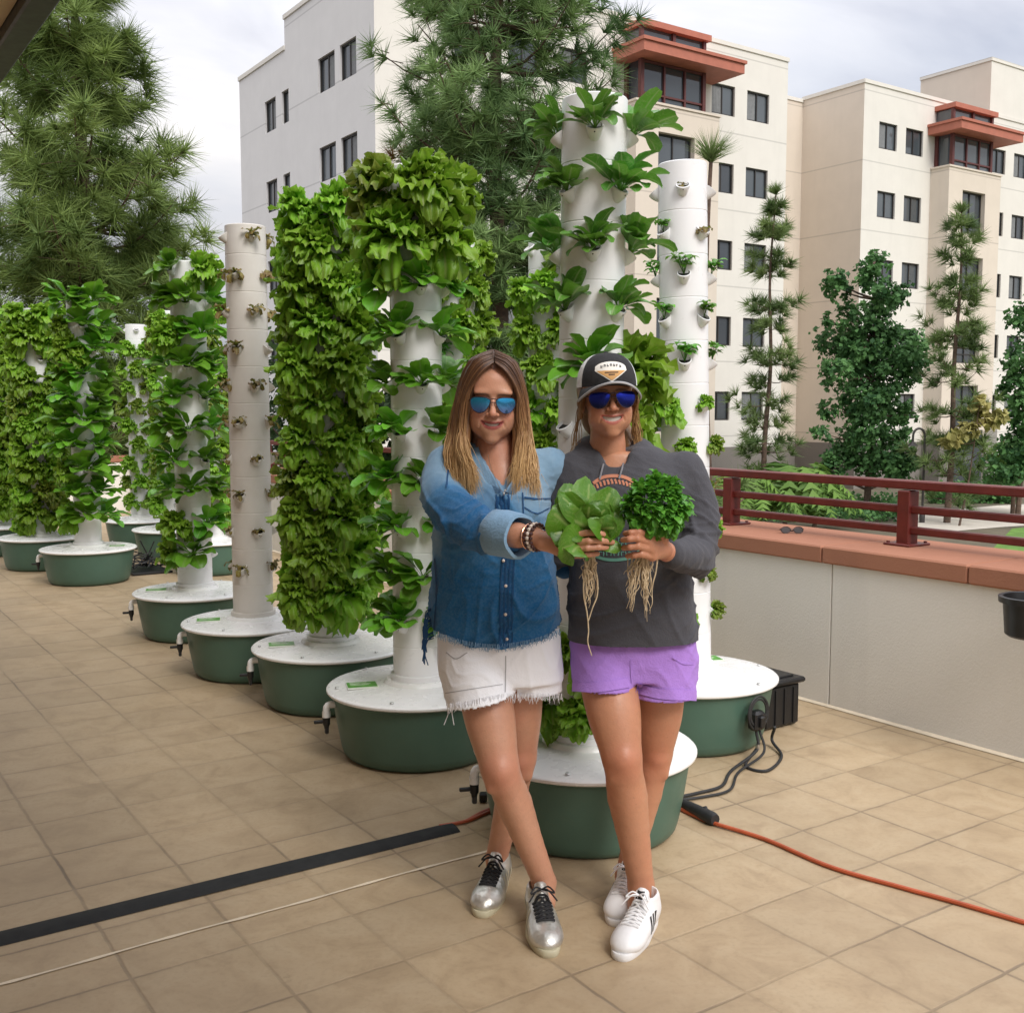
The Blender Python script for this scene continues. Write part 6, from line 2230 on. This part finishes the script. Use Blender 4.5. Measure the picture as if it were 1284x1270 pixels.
sfs = Surf(V, Q)
mb = MB()
ribbon(mb, sfs, [(719, 861), (750, 862), (788, 856)], 12, 22, .004)
ribbon(mb, sfs, [(797, 862), (830, 870), (872, 872)], 13, 22, .004)
mb.build('hem_cuff', M['lilac'], shr)
mb = MB()
ribbon(mb, sfs, [(791, 826), (791, 840), (792, 856)], 1.2, 10, .003)
ribbon(mb, sfs, [(843, 824), (856, 832), (870, 832)], 1.2, 10, .003)
mb.build('stitching', M['lilac'], shr)
tip = gnd(777, 1204); shoe(PR, tip + np.array([.118, .232, 0]), tip, 1, 'white')
tip = gnd(771, 1161); shoe(PR, tip + np.array([.075, .24, 0]), tip, 1, 'white')
aviators(HR, RR, scR * 1.08, M['lensR'], PR, drop=-.002)

# hair under the cap, gathered behind
def hR(p): return HR + RR @ (np.array(p, float) * scR)


f = SDF(HR - np.array([.15, .16, .25]), HR + np.array([.15, .22, .16]), .004)
f.ell(hR((0, .045, .03)), (.083, .080, .085), .02)
f.ell(hR((0, .07, -.05)), (.070, .045, .07), .03)
f.chain([hR((.02, .13, -.02)), hR((.055, .12, -.09)), hR((.075, .09, -.15)), hR((.08, .06, -.19))], [.03, .03, .026, .012], .03, n=8)
for s_ in (-1, 1): f.chain([hR((s_ * .076, -.03, .02)), hR((s_ * .081, -.005, -.01)), hR((s_ * .079, .02, -.05))], [.010, .010, .008], .01)
V, Q = f.mesh(2)
C_ = np.zeros((len(V), 4)); C_[:, 0] = .35; C_[:, 1] = .4; C_[:, 3] = 1
hairR = np_mesh('hair', V, Q, M['hairR'], PR, C_)
mb = MB()
for i in range(150):
    s_ = 1 if rh.random() < .85 else -1
    j = [rh.gauss(0, .007) for _ in range(8)]
    if i % 4 == 0: P = [hR((s_ * .077, -.035 + j[0], .02)), hR((s_ * (.083 + j[1] * .3), -.02 + j[2], -.02)), hR((s_ * (.082 + j[3]), -.005 + j[4], -.065 + j[5] * 2))]
    else: P = [hR((s_ * .078, .02 + j[0], .01 + j[1])), hR((s_ * (.085 + j[2] * .6), .045 + j[3], -.05)), hR((s_ * (.092 + j[4]), .05 + j[5], -.11)), hR((s_ * (.098 + j[6] * 1.6), .04, -.165 + j[7] * 2.5))]
    cc = [(float(x), rh.random(), 0, 1) for x in np.linspace(.2, .95, 9)]
    mb.tube(catmull(P, 9), np.linspace(.0016, .0004, 9), 4, cap=False, col=cc)
mb.build('strands', M['hairR'], hairR, colors=True, angle=None)

# trucker cap
cap_ = []
def dome(u, v):   # u around (0 = front), v up
    r = math.cos(v) ** .75
    x = .0895 * math.sin(u) * r; y = .014 - .112 * math.cos(u) * r; z = .036 + .100 * math.sin(v) ** .92
    return (x, y, z)


cb = MB()
nu_, nv_ = 64, 16
us = np.linspace(-math.pi, math.pi, nu_ + 1); vs_ = np.linspace(0, math.pi / 2 - .02, nv_)
for lo_, hi_, mi in ((-1.02, 1.02, 0),):
    pass
front = MB(); rear = MB()
uf = np.linspace(-1.12, 1.12, 30)
front.grid(np.array([[hR(dome(u, v)) for u in uf] for v in vs_]))
ur = np.linspace(1.12, 2 * math.pi - 1.12, 40)
rear.grid(np.array([[hR(np.array(dome(u, v)) * np.array([.995, 1, .998])) for u in ur] for v in vs_]))
# brim: strongly curved, light piping on its edge
B_ = []
for t in np.linspace(0, 1, 9):
    row = []
    for u in np.linspace(-1.18, 1.18, 33):
        b = np.array(dome(u, 0)); k = math.cos(u / 1.18 * math.pi / 2) ** .55
        q = b + np.array([math.sin(u) * .010 * t, -.072 * t * k, .004])
        xx = q[0] / .085
        q[2] += -.030 * abs(xx) ** 2.2 * (.35 + .65 * t) + .010 * t * k - .006 * t * t
        row.append(hR(q))
    B_.append(row)
B_ = np.array(B_)
cap_o = front.build('cap', M['cap_black'], PR, angle=None)
rear.build('mesh_back', M['cap_mesh'], cap_o, angle=None)
mb = MB(); mb.grid(B_); mb.grid((B_ - np.array([0, 0, .004]))[:, ::-1])
mb.build('brim', M['cap_black'], cap_o)
mb = MB(); mb.tube(B_[-1] - np.array([0, 0, .002]), .0032, 6); mb.build('piping', M['piping'], cap_o)
mb = MB(); mb.lathe([(.008, 0), (.006, .004), (0, .006)], 10, hR((0, .014, .135))); mb.build('button', M['cap_black'], cap_o)
def on_cap(x, z, lift=.0016):
    """x, z in badge units on the front panel"""
    u = x / .0895 / .86; v = .44 + z / .085
    return hR(np.array(dome(u, v)) + np.array([0, -lift, lift * .4]))


dm = lambda x: (1 - abs(x) / .047)
mb = MB(); mb.mat = 0
top_ = [(x, .004 + .021 * math.sqrt(max(0, 1 - (x / .047) ** 2))) for x in np.linspace(-.045, .045, 22)]
G_ = np.array([[on_cap(x, -.001 + (zt_ + .001) * k) for k in np.linspace(0, 1, 5)] for x, zt_ in top_]); mb.grid(G_)
G_ = np.array([[on_cap(x, -.001 - .030 * dm(x) * k) for k in np.linspace(0, 1, 5)] for x, _ in top_]); mb.grid(G_)
mb.mat = 1
G_ = np.array([[on_cap(x, -.003 - (.025 * dm(x / .86) if dm(x / .86) > 0 else 0) * k, .0026) for k in np.linspace(0, 1, 4)] for x in np.linspace(-.040, .040, 20)]); mb.grid(G_)
mb.mat = 2
for k in range(7):       # worn, unreadable lettering in an arc
    x = -.027 + .009 * k; z = .004 + .0085 * (1 - (x / .04) ** 2)
    G_ = np.array([[on_cap(x + dx, z + dz, .003) for dz in (-.0032, 0, .0042)] for dx in (-.0024, -.0006)]); mb.grid(G_)
    G_ = np.array([[on_cap(x + dx, z + dz + (.003 if k % 2 else -.002), .0031) for dz in (-.001, .001)] for dx in (-.0024, 0, .0028)]); mb.grid(G_)
    if k % 3 != 2:
        G_ = np.array([[on_cap(x + dx, z + dz, .003) for dz in (-.003, 0, .0036)] for dx in (.0012, .0028)]); mb.grid(G_)
for a, b, z in ((-.018, .018, -.0085), (-.008, .008, -.014)):
    G_ = np.array([[on_cap(x, z + dz, .0034) for dz in (-.0012, .0012)] for x in np.linspace(a, b, 9)]); mb.grid(G_)
mb.build('badge', [M['patch_white'], M['patch_orange'], M['ink_dark']], cap_o)

# ------------------------------------------------------------------ the two plants they hold up, roots and all
def held_leaf(mb, c, tip_px, Yt, W, rng, cup=.12, tone=.5, kind='round', n=10, side=None):
    """a broad leaf from the heart c to a tip"""
    c = np.array(c); tip = at(*tip_px, Yt); d = tip - c; L = np.linalg.norm(d)
    mid = (c + tip) / 2 + np.array([rng.uniform(-.008, .008), -.028, .012])
    P = catmull([c, mid, tip], n)
    view = np.array([rng.uniform(-.7, .7), -1, .15 + rng.uniform(-.3, .7)]); ph = rng.uniform(0, 6)
    G_ = np.zeros((n, 9, 3)); cc = []
    for i in range(n):
        u = i / (n - 1); t = P[min(i + 1, n - 1)] - P[max(i - 1, 0)]; t /= np.linalg.norm(t)
        s_ = np.cross(t, view); s_ /= np.linalg.norm(s_); nr = np.cross(s_, t)
        wdt = W * max(.14, math.sqrt(max(0, 1 - ((u - .60) / .43) ** 2)))
        if i == n - 1: wdt = W * .30
        for j in range(9):
            v = -1 + j / 4
            G_[i, j] = P[i] + s_ * v * wdt - nr * (cup * wdt * v * v) + nr * (.16 * W * math.sin(ph + 9 * u + 2 * v) * abs(v) ** 1.5 + .05 * W * math.sin(16 * u + ph) * math.cos(8 * v))
            cc.append((min(1, max(0, tone + .15 * math.sin(ph + 2 * v + 5 * u))), 0, 1 - abs(v) if u < .9 else 0, 1))
    mb.grid(G_, cc)


rg = random.Random(31)
lc = at(738, 682, 2.75)
LT = empty('held_lettuce', lc, 'broad-leaved green lettuce with bare roots, held up by the woman in denim', 'lettuce')
mb = MB()
for tip, Y, W, tone in (((690, 640), 2.66, .050, .75), ((712, 606), 2.74, .042, .45), ((738, 600), 2.78, .05, .6), ((768, 612), 2.75, .045, .5), ((776, 640), 2.72, .045, .35), ((700, 690), 2.63, .052, .45), ((733, 712), 2.60, .001, .4), ((690, 668), 2.67, .045, .3),
                        ((716, 694), 2.625, .042, .7), ((757, 650), 2.67, .045, .5), ((779, 688), 2.69, .020, .8), ((745, 640), 2.70, .05, .25), ((715, 650), 2.68, .05, .55), ((700, 622), 2.70, .045, .6), ((760, 630), 2.70, .04, .3), ((772, 660), 2.68, .035, .65)):
    if W < .01: continue
    held_leaf(mb, lc + np.array([rg.uniform(-.01, .01), 0, rg.uniform(-.01, .01)]), tip, Y, W, rg, tone=tone)
for _ in range(16):
    held_leaf(mb, lc + np.array([0, .0, .02]), (rg.uniform(698, 775), rg.uniform(612, 675)), rg.uniform(2.66, 2.78), .034, rg, tone=rg.uniform(.1, .5))
mb.build('leaves', M['held'], LT, colors=True)


def roots(parent, c, px_list, Y, n, rng, r0=.0022):
    mb = MB()
    for (x0, x1, y1, m) in px_list:
        for _ in range(m):
            a = c + np.array([rng.gauss(0, .010), rng.gauss(0, .008), rng.uniform(-.01, .01)])
            ye = 705 + (y1 - 705) * rng.uniform(.15, 1.0)
            kx = (ye - 700) / (y1 - 700); xm = (x0 + x1) / 2
            b = at(xm + (rng.uniform(x0, x1) - xm) * (1.15 - .55 * kx), ye, Y + rng.gauss(0, .006))
            pts = [a] + [a + (b - a) * t + np.array([rng.gauss(0, .004), rng.gauss(0, .003), 0]) for t in (.25, .45, .65, .85)] + [b]
            mb.tube(catmull(pts, 18), np.linspace(r0 * rng.uniform(.6, 1.1), r0 * .25, 18), 5, cap=False)
            if rng.random() < .5:
                q = pts[3]; mb.tube([q, q + np.array([rng.gauss(0, .008), rng.gauss(0, .004), -.015])], [r0 * .4, r0 * .2], 4, cap=False)
    return mb.build('roots', M['root'], parent)


mb = MB(); mb.tube(catmull([lc + np.array([0, 0, .03]), lc, lc + np.array([0, 0, -.035])], 8), [.012, .016, .017, .017, .016, .016, .015, .013], 10)
mb.build('stalk', M['stem'], LT)
roots(LT, lc + np.array([.004, 0, -.035]), [(730, 750, 760, 26), (733, 742, 770, 8)], 2.745, 0, rg)
mb = MB()
a0 = lc + np.array([.004, 0, -.04])
for pts in ([(733, 720), (732, 745), (736, 768), (738, 790), (737, 805), (742, 822)], [(748, 720), (749, 745), (743, 762), (738, 778)]):
    mb.tube(catmull([a0] + [at(x, y, 2.745) for x, y in pts], 30), np.linspace(.0026, .0014, 30), 6)
mb.build('long_root', M['root'], LT)

bc = at(806, 676, 2.735)
BS = empty('held_basil', bc, 'bushy small-leaved basil bunch with bare roots, held up by the hoodie woman', 'basil')
mb, ms = MB(), MB()
ctr = at(823, 636, 2.72)
for i in range(620):
    d = np.array([rg.gauss(0, 1), rg.gauss(0, 1), rg.gauss(0, 1)]); d /= np.linalg.norm(d)
    if d[1] > .6: continue
    p = ctr + d * np.array([.077, .066, .074]) * rg.uniform(.62, 1.0) * (1 + .10 * math.sin(7 * d[0] + 2) * math.cos(6 * d[2]))
    if p[2] < at(0, 675, 2.7)[2] - .0: continue
    az = math.atan2(d[1], d[0]); el_ = math.asin(d[2])
    for k in range(3):
        leaf(mb, p, az + rg.uniform(-1.2, 1.2), el_ + rg.uniform(-.7, .7), rg.uniform(.018, .030), rg.uniform(.0065, .0105), rg.uniform(.3, 1.3), 'chard', rg, 5, 3, tone=rg.uniform(.1, .95))
    if i % 9 == 0: ms.tube(catmull([bc, (bc + p) / 2 + np.array([0, 0, -.01]), p], 8), [.0024] * 4 + [.0016] * 4, 5, cap=False)
mb.build('leaves', M['basil'], BS, colors=True)
ms.build('stems', M['stem'], BS)
roots(BS, bc + np.array([-.008, 0, -.045]), [(780, 796, 768, 22), (786, 794, 770, 4)], 2.735, 0, rg)
roots(BS, bc + np.array([.008, 0, -.045]), [(802, 820, 770, 30), (808, 813, 794, 4)], 2.735, 0, rg)
